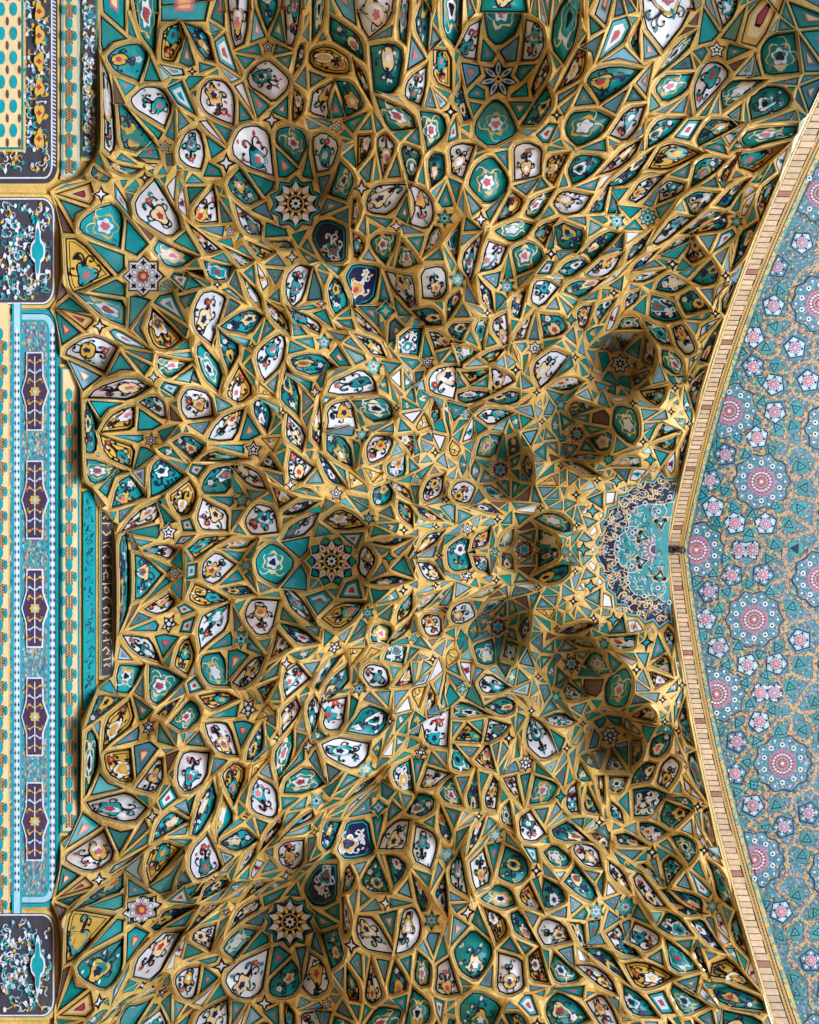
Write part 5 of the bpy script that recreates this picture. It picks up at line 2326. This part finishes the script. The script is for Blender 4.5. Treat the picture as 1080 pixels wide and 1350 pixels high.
ros.build('half_rosette', crown_o)

# ---------------------------------------------------------------- front arch: soffit, bricks, beaded band, medallions
arch = thing('front_arch', 'pointed front arch lined with turquoise girih mosaic of pink rosettes', 'arch')
XS = X0 + 4.2
NY = 121
yy = np.linspace(AX - 7.9, AX + 7.9, NY)


def strip(x0, x1, off, nx=2):
    pts, fs = [], []
    xs = np.linspace(x0, x1, nx)
    for y in yy:
        for x in xs: pts.append((float(x), float(y), float(z_arch(y)) - off + HC))
    for j in range(NY - 1):
        for i in range(nx - 1): fs.append((j * nx + i, j * nx + i + 1, (j + 1) * nx + i + 1, (j + 1) * nx + i))
    return pts, fs


m_ = MB(); m_.add(*strip(X0 - 0.0, XS, 0.0, 12), 'teal_mosaic', True); soffit = m_.build('soffit', arch)
m_ = MB(); m_.add(*strip(X0, X0 + 0.03, 0.03), 'gold_band', True); m_.add(*strip(X0 + 0.03, X0 + 0.205, 0.012), 'ink', True); m_.build('brick_bed', arch)
m_ = MB(); m_.add(*strip(X0 + 0.21, X0 + 0.285, 0.016), 'yellow', True); m_.add(*strip(X0 + 0.285, X0 + 0.30, 0.010), 'ink', True)
m_.add(*strip(X0 + 0.30, X0 + 0.365, 0.006), 'edge_mosaic', True); m_.add(*strip(X0 + 0.365, X0 + 0.375, 0.010), 'teal', True)
band = m_.build('beaded_band', arch)
# arc length along the arch
ya = np.linspace(AX - 7.4, AX + 7.4, 4000); za = z_arch(ya)
sl = np.r_[0, np.cumsum(np.hypot(np.diff(ya), np.diff(za)))]


def arc(s):
    return float(np.interp(s, sl, ya))


def sof_pt(x, y, off): return (x, y, float(z_arch(y)) - off + HC)


pitch = 0.083; nb = int(sl[-1] / pitch); k0 = rng.randrange(14)
dots = MB()
for k in range(nb):
    y0, y1 = arc(k * pitch + 0.007), arc((k + 1) * pitch - 0.007)
    j = rng.uniform(-0.009, 0.007)
    lo = [(X0 + 0.036, y0), (X0 + 0.196 + j, y0), (X0 + 0.196 + j, y1), (X0 + 0.036, y1)]
    mb = MB(); mb.add(*box_faces([sof_pt(x, y, 0.005) for x, y in lo], [sof_pt(x, y, 0.030 + j) for x, y in lo]), 'brick_brown' if k % 14 == k0 % 14 else 'brick')
    mb.build('brick', arch)
    for q in (0.25, 0.75):
        ym = arc((k + q) * pitch); c = [(X0 + 0.248 + 0.013 * math.cos(t), ym + 0.013 * math.sin(t)) for t in np.linspace(0, 6.28, 7)[:-1]]
        dots.add([sof_pt(x, y, 0.021) for x, y in c], [tuple(range(6))], 'brown')
dots.build('bead_dots', band)['kind'] = 'stuff'


class S2:
    """shapes on the soffit, in photograph pixels round a centre, laid on the curved surface"""
    def __init__(s, cx, cy):
        s.mb = MB(); s.c = (cx, cy); s.z = sof_z(cx, cy)

    def shape(s, P, m, l):
        P = [p for p in np.asarray(P)]
        s.mb.add([at_sof(p[0], p[1], 0.008 + 0.004 * l) for p in P], tess(P), m)


def clip_edge(P, lim=0.39):
    """keep a medallion on its side of the border band"""
    out = []
    for x, y in P:
        zz = sof_z(x, y); a, b = ray1(float(x), float(y))
        if a * zz < X0 + lim:
            q = proj(X0 + lim, float(b * zz), zz); out.append((float(q[0]), float(y)))
        else: out.append((x, y))
    return np.array(out)


EL = []
for ln in SOFF.strip().split('\n'):
    w = ln.split()
    if w[0] == '@': ox, oy, sc = map(float, w[1:]); continue
    for q in w[1:]:
        u, v = map(float, q.split(',')); x, y = ox + u / sc, oy + v / sc
        if x < 1034: EL.append((w[0], x, y))
RAD = {'V': 8.5, 'P': 16.5, 'B': 19, 'R': 38}
for k in range(2600):                                 # the pattern goes on beyond what the photograph shows
    x, y = rng.uniform(900, 1125), rng.uniform(-40, 1420)
    ty = 'R' if k < 200 else ('P' if k < 900 else 'V')
    if x < 1032 + (38 if ty == 'R' else 10) and 240 < y < 1330 and ty != 'V': continue
    if all((x - a_) ** 2 + (y - b_) ** 2 > ((RAD[t_] + RAD[ty]) * 1.12) ** 2 for t_, a_, b_ in EL): EL.append((ty, x, y))
sub_ = []
for ty, x, y in EL:
    a, b = ray1(x, y); zz = sof_z(x, y)
    if float(a) * zz > X0 + (0.40 if ty != 'R' else 0.1) and float(a) * zz < XS - 0.1 and abs(float(b) * zz - AX) < 7.3: sub_.append((ty, x, y))
EL = sub_
# strapwork of small beads running between the medallions
cen = np.array([(x, y) for _, x, y in EL]); rad = np.array([RAD[t_] for t_, _, _ in EL])
_, _, tri, dv, _, _ = delaunay_2d_cdt([Vector(p) for p in cen.tolist()], [], [], 0, 1e-4)
ids = [q[0] for q in dv]; ctr_ = {}; adj = {}
for n_, f in enumerate(tri):
    i0, i1, i2 = (ids[q] for q in f)
    M_ = 2 * np.array([cen[i1] - cen[i0], cen[i2] - cen[i0]]); w_ = [cen[i] @ cen[i] - rad[i] ** 2 for i in (i0, i1, i2)]
    if abs(np.linalg.det(M_)) < 1: continue
    p = np.linalg.solve(M_, [w_[1] - w_[0], w_[2] - w_[0]])
    if np.linalg.norm(p - cen[[i0, i1, i2]].mean(0)) > 60: continue
    ctr_[n_] = p
    for e in ((i0, i1), (i1, i2), (i2, i0)): adj.setdefault((min(e), max(e)), []).append(n_)
stp = MB()
for e, fs_ in adj.items():
    if len(fs_) != 2 or any(q not in ctr_ for q in fs_): continue
    p, q = ctr_[fs_[0]], ctr_[fs_[1]]
    L_ = np.linalg.norm(q - p)
    if L_ < 1: continue
    pts = [p + (q - p) * u for u in np.linspace(0, 1, max(2, int(L_ / 9) + 1))]
    good_ = [ray1(*z_)[0] * sof_z(*z_) > X0 + 0.41 for z_ in pts]
    if not all(good_): continue
    V, fs = ribbon(pts, 5.4, 5.4); stp.add([at_sof(z_[0], z_[1], 0.006) for z_ in V], fs, 'strap_mosaic')
so_ = stp.build('strapwork', soffit); so_['kind'] = 'stuff'
for ty, x, y in EL:
    if 1:
        w = [ty]; a, b = ray(x, y); zz = sof_z(x, y)
        s = S2(x, y); rg = random.Random(int(x * 7 + y)); ph = rg.random() * 6
        CE = clip_edge
        if w[0] == 'V':
            s.shape(CE(blob(x, y, 9.6, 3, 0.12, ph, 15)), 'teal', 0)
            s.shape(CE(ngon(x, y, 8.2, 3, ph)), 'navy', 1); s.shape(CE(ngon(x, y, 5.4, 3, ph)), 'turq', 2); s.shape(CE(ngon(x, y, 1.8, 3, ph + 1)), 'navy', 3)
            for k in range(11):
                t = 2 * math.pi * k / 11 + ph
                s.shape(CE(ngon(x + 12.8 * math.cos(t), y + 12.8 * math.sin(t), 1.5, 5)), 'yellow' if k % 2 else 'brown', 1)
            nm = 'triangle_tile'
        elif w[0] in 'PB':
            cs_ = [(x, y)] if w[0] == 'P' else [(x - 9, y), (x + 9, y)]
            if w[0] == 'P':
                s.shape(CE(ngon(x, y, 16.4, 5, ph)), 'navy', 0); s.shape(CE(ngon(x, y, 14.2, 5, ph)), 'sky_blue' if rg.random() < 0.5 else 'blue', 1)
            else:
                hx = np.array([(-20, 0), (-13, -12), (-3, -9), (3, -9), (13, -12), (20, 0), (13, 12), (3, 9), (-3, 9), (-13, 12)], float)
                s.shape(CE(hx * 1.1 + (x, y)), 'navy', 0); s.shape(CE(hx * 0.98 + (x, y)), 'sky_blue', 1)
            for X, Y in cs_:
                for k in range(10):
                    t = 2 * math.pi * k / 10 + ph
                    s.shape(CE(ngon(X + 9.6 * math.cos(t), Y + 9.6 * math.sin(t), 1.7, 6)), 'navy' if k % 2 else 'white', 2)
                s.shape(CE(blob(X, Y, 8.0, 10, 0.10, ph, 30)), 'plum', 3); s.shape(CE(blob(X, Y, 7.2, 10, 0.12, ph, 30)), 'white', 3.5)
                for k in range(10):
                    t = 2 * math.pi * (k + 0.5) / 10 + ph
                    s.shape(CE(ngon(X + 5.7 * math.cos(t), Y + 5.7 * math.sin(t), 1.6, 6)), 'mauve', 4)
                s.shape(CE(ngon(X, Y, 4.4, 10)), 'pink' if rg.random() < 0.5 else 'mauve', 5); s.shape(CE(ngon(X, Y, 1.9, 8)), 'white', 6); s.shape(CE(ngon(X, Y, 0.9, 6)), 'plum', 7)
            for k in range(22 if w[0] == 'P' else 0):
                t = 2 * math.pi * k / 22 + ph
                s.shape(CE(ngon(x + 20 * math.cos(t), y + 20 * math.sin(t), 1.6, 5)), 'yellow' if k % 2 else 'brown', 1)
            nm = 'pentagon_medallion' if w[0] == 'P' else 'bow_medallion'
        else:
            [s.shape(CE(ngon(x + 40.5 * math.cos(k * math.pi / 22), y + 40.5 * math.sin(k * math.pi / 22), 1.7, 5)), 'yellow' if k % 2 else 'brown', 1) for k in range(44)]
            s.shape(CE(blob(x, y, 37, 10, 0.07, 0.3, 40)), 'navy', 0); s.shape(CE(blob(x, y, 35.3, 10, 0.07, 0.3, 40)), 'teal_mosaic', 1)
            for k in range(20):
                t = 2 * math.pi * k / 20
                s.shape(CE(ngon(x + 31.5 * math.cos(t), y + 31.5 * math.sin(t), 1.7, 5)), 'yellow' if k % 2 else 'white', 2)
            for k in range(10):
                t = 2 * math.pi * (k + 0.5) / 10
                if ray(x + 25 * math.cos(t), y)[0] * zz < X0 + 0.41: continue
                s.shape(ngon(x + 25 * math.cos(t), y + 25 * math.sin(t), 3.4, 10), 'white', 2); s.shape(ngon(x + 25 * math.cos(t), y + 25 * math.sin(t), 1.5, 7), 'navy', 3)
            s.shape(CE(ngon(x, y, 18.5, 24)), 'mauve', 2)
            for rr, nn, mm, sz in ((16.4, 20, 'pink', 1.7), (14.2, 20, 'plum', 1.2), (12.0, 18, 'white', 1.5), (9.6, 16, 'plum', 1.2), (7.6, 12, 'yellow', 1.3), (5.6, 10, 'plum', 1.1)):
                for k in range(nn):
                    t = 2 * math.pi * (k + 0.5 * (nn % 4 == 0)) / nn
                    X, Y = x + rr * math.cos(t), y + rr * math.sin(t)
                    if ray1(X, Y)[0] * zz < X0 + 0.41: continue
                    s.shape(ngon(X, Y, sz, 6), mm, 3)
            s.shape(CE(ngon(x, y, 4.4, 12)), 'pink', 4); s.shape(CE(ngon(x, y, 2.0, 8)), 'white', 5)
            nm = 'rosette_medallion'
        s.mb.build(nm, arch)

# ---------------------------------------------------------------- walls below the vault
def wshape(mb, P, m, off):
    P = np.asarray(P, float)
    mb.add([at_wall(p[0], p[1], off) for p in P], tess(P), m)


def wprism(mb, P, m, o0, o1):
    P = np.asarray(P, float)
    if area(P) < 0: P = P[::-1]
    mb.add(*box_faces([at_wall(p[0], p[1], o0) for p in P], [at_wall(p[0], p[1], o1) for p in P]), m)


def rrect(x0, y0, x1, y1, r, left=False):
    """panel whose two right-hand corners are rounded (its top edge on the wall is at the right)"""
    o = [(x0, y0)] + [(x1 - r + r * math.sin(t), y0 + 1.4 * r - 1.4 * r * math.cos(t)) for t in np.linspace(0, math.pi / 2, 7)]
    o += [(x1 - r + r * math.cos(t), y1 - 1.4 * r + 1.4 * r * math.sin(t)) for t in np.linspace(0, math.pi / 2, 7)] + [(x0, y1)]
    return np.array(o)


def oval_band(mb, x0, x1, ys_, step):
    cx = (x0 + x1) / 2
    for y in ys_:
        wshape(mb, ngon(cx, y, 5.0, 14, 0, 8.6), 'cream', 0.052); wshape(mb, ngon(cx, y, 4.2, 14, 0, 7.8), 'turq', 0.056)
        for s in (-1, 1):
            wshape(mb, ngon(cx + s * (x1 - x0) * 0.42, y + step / 2, 2.3, 10, 0, 6.5), 'turq', 0.054)
        for j in (-2, -1, 0, 1, 2):
            for i in (-1, 0, 1):
                xx, y2 = cx + i * 3.6, y + step / 2 + j * 3.7 + (1.8 if i else 0)
                wshape(mb, [(xx - 0.9, y2 - 1.5), (xx + 0.9, y2 - 1.5), (xx + 0.9, y2 + 1.5), (xx - 0.9, y2 + 1.5)], 'brown', 0.055)


def vines(mb, x0, x1, y0, y1, n, cols, off, seed, size=9):
    rg = random.Random(seed); poly = rrect(x0, y0, x1, y1, min(6, (x1 - x0) / 2.2))
    for k in range(n):
        x, y = rg.uniform(x0 + 2, x1 - 2), rg.uniform(y0 + 3, y1 - 3)
        pts = [p for p in curl(x, y, rg.random() * 6.28, rg.uniform(0.8, 1.6) * size, 0.05, rg.choice((-1, 1)) * 6 / size, 9) if inside(poly, p)]
        c = rg.choice(cols)
        if len(pts) > 3:
            V, fs = ribbon(pts, 1.6, 0.8); mb.add([at_wall(p[0], p[1], off + 0.002 * (k % 4)) for p in V], fs, c)
        if inside(inset(poly, 2.5), (x, y)):
            wshape(mb, blob(x, y, rg.uniform(1.6, 3.0), rg.choice((3, 4, 5)), 0.25, rg.random() * 6, 14, 0.8, 1.2), rg.choice(cols), off + 0.009 + 0.002 * (k % 3))


bw = thing('back_wall', 'back wall with turquoise inscription band and panels of mosaic below the vault', 'wall')
base = MB()
wb = [(-60, -140), (160, -140), (160, 1500), (-60, 1500)]
y_lo, y_hi = -7.6 + AX - 0.6, 7.6 + AX + 0.6
base.add([(XW, y_lo, 0), (XW, y_hi, 0), (XW, y_hi, 9.6), (XW, y_lo, 9.6)], [(0, 1, 2, 3)], 'gold')
base.build('wall_face', bw)
# main field with cartouches
fld = MB(); FP = rrect(-60, 412, 75, 1192, 18)
wprism(fld, rrect(-60, 408, 79, 1196, 20), 'turq', 0.0, 0.020)
wshape(fld, inset(FP, 1.0), 'navy', 0.024); wshape(fld, inset(FP, 2.2), 'sky_blue', 0.027); wshape(fld, inset(FP, 9.5), 'turq', 0.033); wshape(fld, inset(FP, 12.5), 'field_mosaic', 0.037)
fo = fld.build('mosaic_field', bw)
zig = MB(); yv = 436.0
wshape(zig, [(16, 400), (29, 400), (29, 1204), (16, 1204)], 'turq', 0.038); wshape(zig, [(18.5, 400), (26.5, 400), (26.5, 1204), (18.5, 1204)], 'sky_blue', 0.040)
while yv < 1172:
    for x, o in ((69.3, 0.031), (22.5, 0.044)):
        wshape(zig, [(x - 2.6, yv), (x, yv - 5), (x + 2.6, yv), (x, yv + 5)], 'white', o)
        wshape(zig, [(x - 3.6, yv + 5.4), (x - 1.6, yv + 2.4), (x - 1.6, yv + 8.4)], 'navy', o - 0.001); wshape(zig, [(x + 3.6, yv + 5.4), (x + 1.6, yv + 2.4), (x + 1.6, yv + 8.4)], 'navy', o - 0.001)
    yv += 10.6
zig.build('diamond_chain', fo)
lb = MB(); LB = np.array([(-40, 405), (13, 405), (13, 1200), (-40, 1200)], float)
wprism(lb, LB, 'gold', 0.030, 0.042); wshape(lb, [(-40, 400), (11, 400), (11, 1204), (-40, 1204)], 'cream', 0.047)
oval_band(lb, -9, 9.5, [440 + 32.05 * k for k in range(24)], 32.05)
lb.build('oval_band', bw)
for k in range(5):
    cy = 516 + 143 * k - 5 * (k > 3); h = 52
    if cy > 1140: h = 44
    hexa = np.array([(35, cy - h), (57, cy - h), (58, cy - 20), (65, cy), (58, cy + 20), (57, cy + h), (35, cy + h), (34, cy + 20), (28, cy), (34, cy - 20)], float)
    if area(hexa) < 0: hexa = hexa[::-1]
    mb = MB(); wprism(mb, hexa, 'white', 0.042, 0.048); wshape(mb, inset(hexa, 2.0), 'plum', 0.052)
    rgk = random.Random(k)
    for s in (-1, 1):
        for q in (-1, 1):
            for r_, k_ in ((12, 0.17), (24, 0.13), (37, 0.16)):
                V, fs = ribbon(curl(46 + 1 * q, cy + r_ * s, 0.6 * s * q if q > 0 else math.pi - 0.6 * s, 15, 0.05 * s * q, -(k_ + rgk.uniform(-.03, .03)) * s * q * 4, 12), 1.4, 0.9); mb.add([at_wall(p[0], p[1], 0.056) for p in V], fs, 'yellow' if r_ != 24 else 'white')
                wshape(mb, blob(46 + 7 * q, cy + (r_ + 4) * s, 1.8, 5, 0.3, 0.5, 20), 'yellow' if r_ != 24 else 'sky_blue', 0.058)
    V, fs = ribbon([(46, cy - h + 6 + k_ * (2 * h - 12) / 12) for k_ in range(13)], 1.2, 1.2); mb.add([at_wall(p[0], p[1], 0.055) for p in V], fs, 'white')
    wshape(mb, blob(46, cy, 6.5, 8, 0.2, 0, 26), 'yellow', 0.059); wshape(mb, ngon(46, cy, 3.0, 10), 'sky_blue', 0.063)
    mb.build('cartouche', bw)
# band of turquoise ovals
ob = MB(); OP = rrect(80, 484, 105, 1098, 12)
wprism(ob, rrect(78.5, 480, 107, 1102, 13), 'gold', 0.0, 0.028); wshape(ob, OP, 'teal', 0.040); wshape(ob, inset(OP, 2.2), 'sky_blue', 0.043); wshape(ob, inset(OP, 3.2), 'cream', 0.047)
oval_band(ob, 82.5, 101, [520 + 32.05 * k for k in range(18)], 32.05)
ob.build('oval_band', bw)
# turquoise panel with fine script
tp_ = MB(); TP = rrect(109, 648, 127, 936, 9)
wprism(tp_, rrect(107.5, 644, 129, 940, 10), 'gold', 0.0, 0.034); wshape(tp_, TP, 'ink', 0.044); wshape(tp_, inset(TP, 0.9), 'turq', 0.048)
rg = random.Random(21)
for k in range(150):
    x, y = rg.uniform(111.5, 124), rg.uniform(656, 928)
    V, fs = ribbon(curl(x, y, rg.choice((0, 1.57, 3.14, 4.71)) + rg.uniform(-.3, .3), rg.uniform(3, 7), 0.0, rg.choice((-0.7, 0.5, 0.7)), 7), 0.75, 0.5)
    if V[:, 0].min() > 110.5 and V[:, 0].max() < 126: tp_.add([at_wall(p[0], p[1], 0.052) for p in V], fs, 'navy')
tp_.build('script_panel', bw)
# dark inscription with gold letters
ip = MB(); IP = rrect(133, 674, 149, 892, 8)
wprism(ip, rrect(130.5, 670, 151, 896, 9), 'gold', 0.0, 0.040); wshape(ip, IP, 'sky_blue', 0.050); wshape(ip, inset(IP, 1.3), 'grey', 0.054)
LET = [[(135, 690), (146, 690)], [(136, 684), (139, 680), (142, 684), (146, 683)], [(135, 700), (140, 706), (144, 702), (147, 704)], [(136, 716), (147, 714)], [(136, 722), (141, 719), (146, 722), (147, 730)], [(135, 737), (139, 732), (142, 736), (146, 733)], [(136, 746), (146, 745), (147, 751)], [(136, 757), (140, 754), (143, 758), (141, 762)], [(135, 770), (147, 769)], [(137, 776), (141, 774), (144, 778), (142, 782), (138, 781)], [(135, 790), (140, 787), (146, 790), (147, 797)], [(136, 803), (141, 800), (145, 804), (142, 809), (137, 807)], [(135, 818), (147, 815)], [(136, 825), (140, 822), (146, 824)], [(135, 835), (140, 831), (144, 836), (147, 833)], [(136, 845), (147, 843), (147, 850)], [(135, 858), (140, 853), (144, 858), (140, 863)], [(136, 870), (146, 868)], [(137, 878), (141, 875), (145, 879)]]
for q in LET:
    q = np.array(q, float); t = np.linspace(0, 1, len(q)); tt_ = np.linspace(0, 1, 10)
    q = np.c_[np.interp(tt_, t, q[:, 0]), np.interp(tt_, t, q[:, 1])]
    V, fs = ribbon(q, 2.0, 1.3); ip.add([at_wall(p[0], p[1], 0.060) for p in V], fs, 'cream')
for k in range(26):
    wshape(ip, ngon(rg.uniform(136, 146), rg.uniform(682, 886), 0.9, 6), 'cream', 0.061)
ip.build('inscription_panel', bw)

# the corner panels and the panels of the next bay
for (ya_, yb_, lab) in ((256, 406, 'narrow corner panel of white scrollwork on charcoal beside the rounded floral bay'), (1200, 1345, 'narrow corner panel of white scrollwork on charcoal at the open end of the wall')):
    cp_ = thing('corner_panel', lab, 'wall panel', group=None)
    mb = MB(); CPN = rrect(-60, ya_ + 4, 73, yb_ - 4, 17)
    wprism(mb, rrect(-60, ya_, 78, yb_, 19), 'gold', 0.0, 0.026); wshape(mb, CPN, 'grey', 0.032); wshape(mb, inset(CPN, 1.2), 'white', 0.036); wshape(mb, inset(CPN, 3.2), 'grey', 0.040)
    mb.build('field', cp_)
    mb = MB(); vines(mb, 0, 68, ya_ + 10, yb_ - 10, 120, ('white', 'white', 'white', 'turq', 'yellow', 'sky_blue', 'turq'), 0.044, ya_, 14)
    wshape(mb, blob(50, (ya_ + yb_) / 2, 13, 4, 0.3, 0, 24, 0.6, 2.4), 'white', 0.066); wshape(mb, blob(50, (ya_ + yb_) / 2, 10, 4, 0.3, 0, 24, 0.6, 2.4), 'turq', 0.070)
    mb.build('scrollwork', cp_)
sb = thing('side_bay_wall', 'rounded wall bay with yellow floral panel, oval band and white scroll band', 'wall')
mb = MB(); AP = rrect(-60, -140, 76, 242, 17)
wprism(mb, rrect(-60, -140, 79, 246, 19), 'gold', 0.0, 0.022); wshape(mb, AP, 'grey', 0.028); wshape(mb, inset(AP, 6.5), 'white', 0.032); wshape(mb, inset(AP, 8.6), 'grey', 0.036)
yv = -30.0
while yv < 218:
    wshape(mb, [(69.3, yv), (73.6, yv + 2.4), (73.6, yv + 4.6), (69.3, yv + 2.2)], 'white', 0.034); yv += 5.0
mb.build('floral_panel', sb)
mb = MB(); vines(mb, 0, 66, -60, 228, 230, ('white', 'yellow', 'white', 'sky_blue', 'yellow', 'turq'), 0.040, 77, 13)
for y in (12, 44, 78, 112, 146, 180):
    for x in (52,):
        wshape(mb, blob(x, y + (x % 7), 8, 3, 0.22, y, 24, 0.75, 1.5), 'yellow', 0.062); wshape(mb, blob(x, y + (x % 7), 3, 4, 0.3, 0, 16), 'red', 0.066)
mb.build('scrollwork', sb)
mb = MB(); wprism(mb, np.array([(-40, -140), (34, -140), (34, 200), (-40, 200)], float), 'gold', 0.030, 0.05); wshape(mb, [(-40, -140), (31, -140), (31, 197), (-40, 197)], 'teal', 0.054); wshape(mb, [(-40, -140), (28, -140), (28, 194), (-40, 194)], 'cream', 0.058)
for q in range(7):
    for x in (2, 18):
        wshape(mb, ngon(x, -20 + 32 * q, 5, 14, 0, 9), 'turq', 0.062); wshape(mb, ngon(x + 8, -4 + 32 * q, 2, 10, 0, 6), 'brown', 0.062)
mb.build('oval_band', sb)
mb = MB(); OP = rrect(81, -140, 104, 233, 11)
wprism(mb, rrect(79.5, -140, 106, 237, 12), 'gold', 0.0, 0.026); wshape(mb, OP, 'sky_blue', 0.038); wshape(mb, inset(OP, 2.6), 'cream', 0.044)
oval_band(mb, 82.5, 101, [-38 + 34.2 * k for k in range(8)], 34.2)
mb.build('oval_band', sb)
mb = MB(); OP = rrect(108, -140, 128, 208, 9)
wprism(mb, rrect(106.5, -140, 130, 212, 10), 'gold', 0.0, 0.030); wshape(mb, OP, 'teal', 0.042); wshape(mb, inset(OP, 1.6), 'grey', 0.046)
vines(mb, 109, 126, -60, 202, 150, ('white', 'white', 'turq', 'white', 'yellow', 'sky_blue'), 0.050, 99, 9)
mb.build('scroll_band', sb)

# ---------------------------------------------------------------- iron bracket at the apex
hk = thing('hanging_bracket', 'black iron bracket with short chain fixed at the arch apex', 'bracket')


def torus(mb, c, R, r, ax, m='iron', n=14, k=7):
    ax = Vector(ax).normalized(); u = ax.orthogonal().normalized(); v = ax.cross(u); pts = []
    for i in range(n):
        t = 2 * math.pi * i / n; d = u * math.cos(t) + v * math.sin(t)
        for j in range(k):
            s = 2 * math.pi * j / k; pts.append(tuple(Vector(c) + d * (R + r * math.cos(s)) + ax * r * math.sin(s)))
    mb.add(pts, [(i * k + j, ((i + 1) % n) * k + j, ((i + 1) % n) * k + (j + 1) % k, i * k + (j + 1) % k) for i in range(n) for j in range(k)], m, True)


zt = float(z_arch(AX)) + HC
mb = MB(); P_ = [(X0 - 0.16, AX - 0.05), (X0 + 0.24, AX - 0.05), (X0 + 0.24, AX + 0.05), (X0 - 0.16, AX + 0.05)]
mb.add(*box_faces([(x, y, zt - 0.13) for x, y in P_], [(x, y, zt - 0.07) for x, y in P_]), 'iron'); mb.build('arm', hk)
for k in range(5):
    mb = MB(); torus(mb, (X0 - 0.12 + 0.085 * k, AX, zt - 0.18 - 0.012 * (k % 2)), 0.052, 0.018, (0, 1, 0) if k % 2 else (0, 0.3, 1)); mb.build('chain_link', hk)
mb = MB(); P_ = ngon(X0 - 0.19, AX, 0.085, 14); mb.add(*box_faces([(x, y, zt - 0.24) for x, y in P_], [(x, y, zt - 0.02) for x, y in P_]), 'iron'); mb.build('rosette_boss', hk)

# ---------------------------------------------------------------- the rest of the iwan and the court (mostly out of view), plus an added shell against skylight
g = MB(); g.add([(-600, -600, 0), (600, -600, 0), (600, 600, 0), (-600, 600, 0)], [(0, 1, 2, 3)], 'stone'); go = g.build('ground'); go['kind'] = 'structure'
g = MB(); g.add([(XW, y_lo, 0.004), (XS, y_lo, 0.004), (XS, y_hi, 0.004), (XW, y_hi, 0.004)], [(0, 1, 2, 3)], 'dark_floor'); go = g.build('floor'); go['kind'] = 'structure'  # unseen floor, darkened to make the light directional from the front
for nm, y in (('side_wall', y_lo), ('side_wall', y_hi)):
    mb = MB(); s = -0.8 if y < 0 else 0.8
    P_ = [(XW - 0.3, y), (XS, y), (XS, y + s), (XW - 0.3, y + s)]
    mb.add(*box_faces([(a, b, 0) for a, b in P_], [(a, b, 17.6) for a, b in P_]), 'plaster')
    o = mb.build(nm); o['label'] = 'plain plastered side wall of the iwan below the vault, ' + ('beside the rounded floral bay' if y < 0 else 'beside the far corner panel'); o['category'] = 'wall'
rf = MB(); P_ = [(XW - 1.5, y_lo - 0.8), (XS, y_lo - 0.8), (XS, y_hi + 0.8), (XW - 1.5, y_hi + 0.8)]
rf.add(*box_faces([(a, b, 17.6) for a, b in P_], [(a, b, 18.4) for a, b in P_]), 'plaster')  # unseen slab above the vault, added to keep sky and sun out
P_ = [(XW - 1.5, y_lo - 0.8), (XW - 0.35, y_lo - 0.8), (XW - 0.35, y_hi + 0.8), (XW - 1.5, y_hi + 0.8)]
rf.add(*box_faces([(a, b, 0) for a, b in P_], [(a, b, 17.6) for a, b in P_]), 'plaster')
ro = rf.build('sky_block_shell', vault)
# pier faces that close the arch to the side walls, up to the added shell
for y_a, y_b in ((y_lo, AX - 7.9), (AX + 7.9, y_hi)):
    mb = MB(); P_ = [(X0 + 0.0, y_a), (XS, y_a), (XS, y_b), (X0 + 0.0, y_b)]
    mb.add(*box_faces([(a, b, 0) for a, b in P_], [(a, b, 17.6) for a, b in P_]), 'plaster'); mb.build('pier', arch)
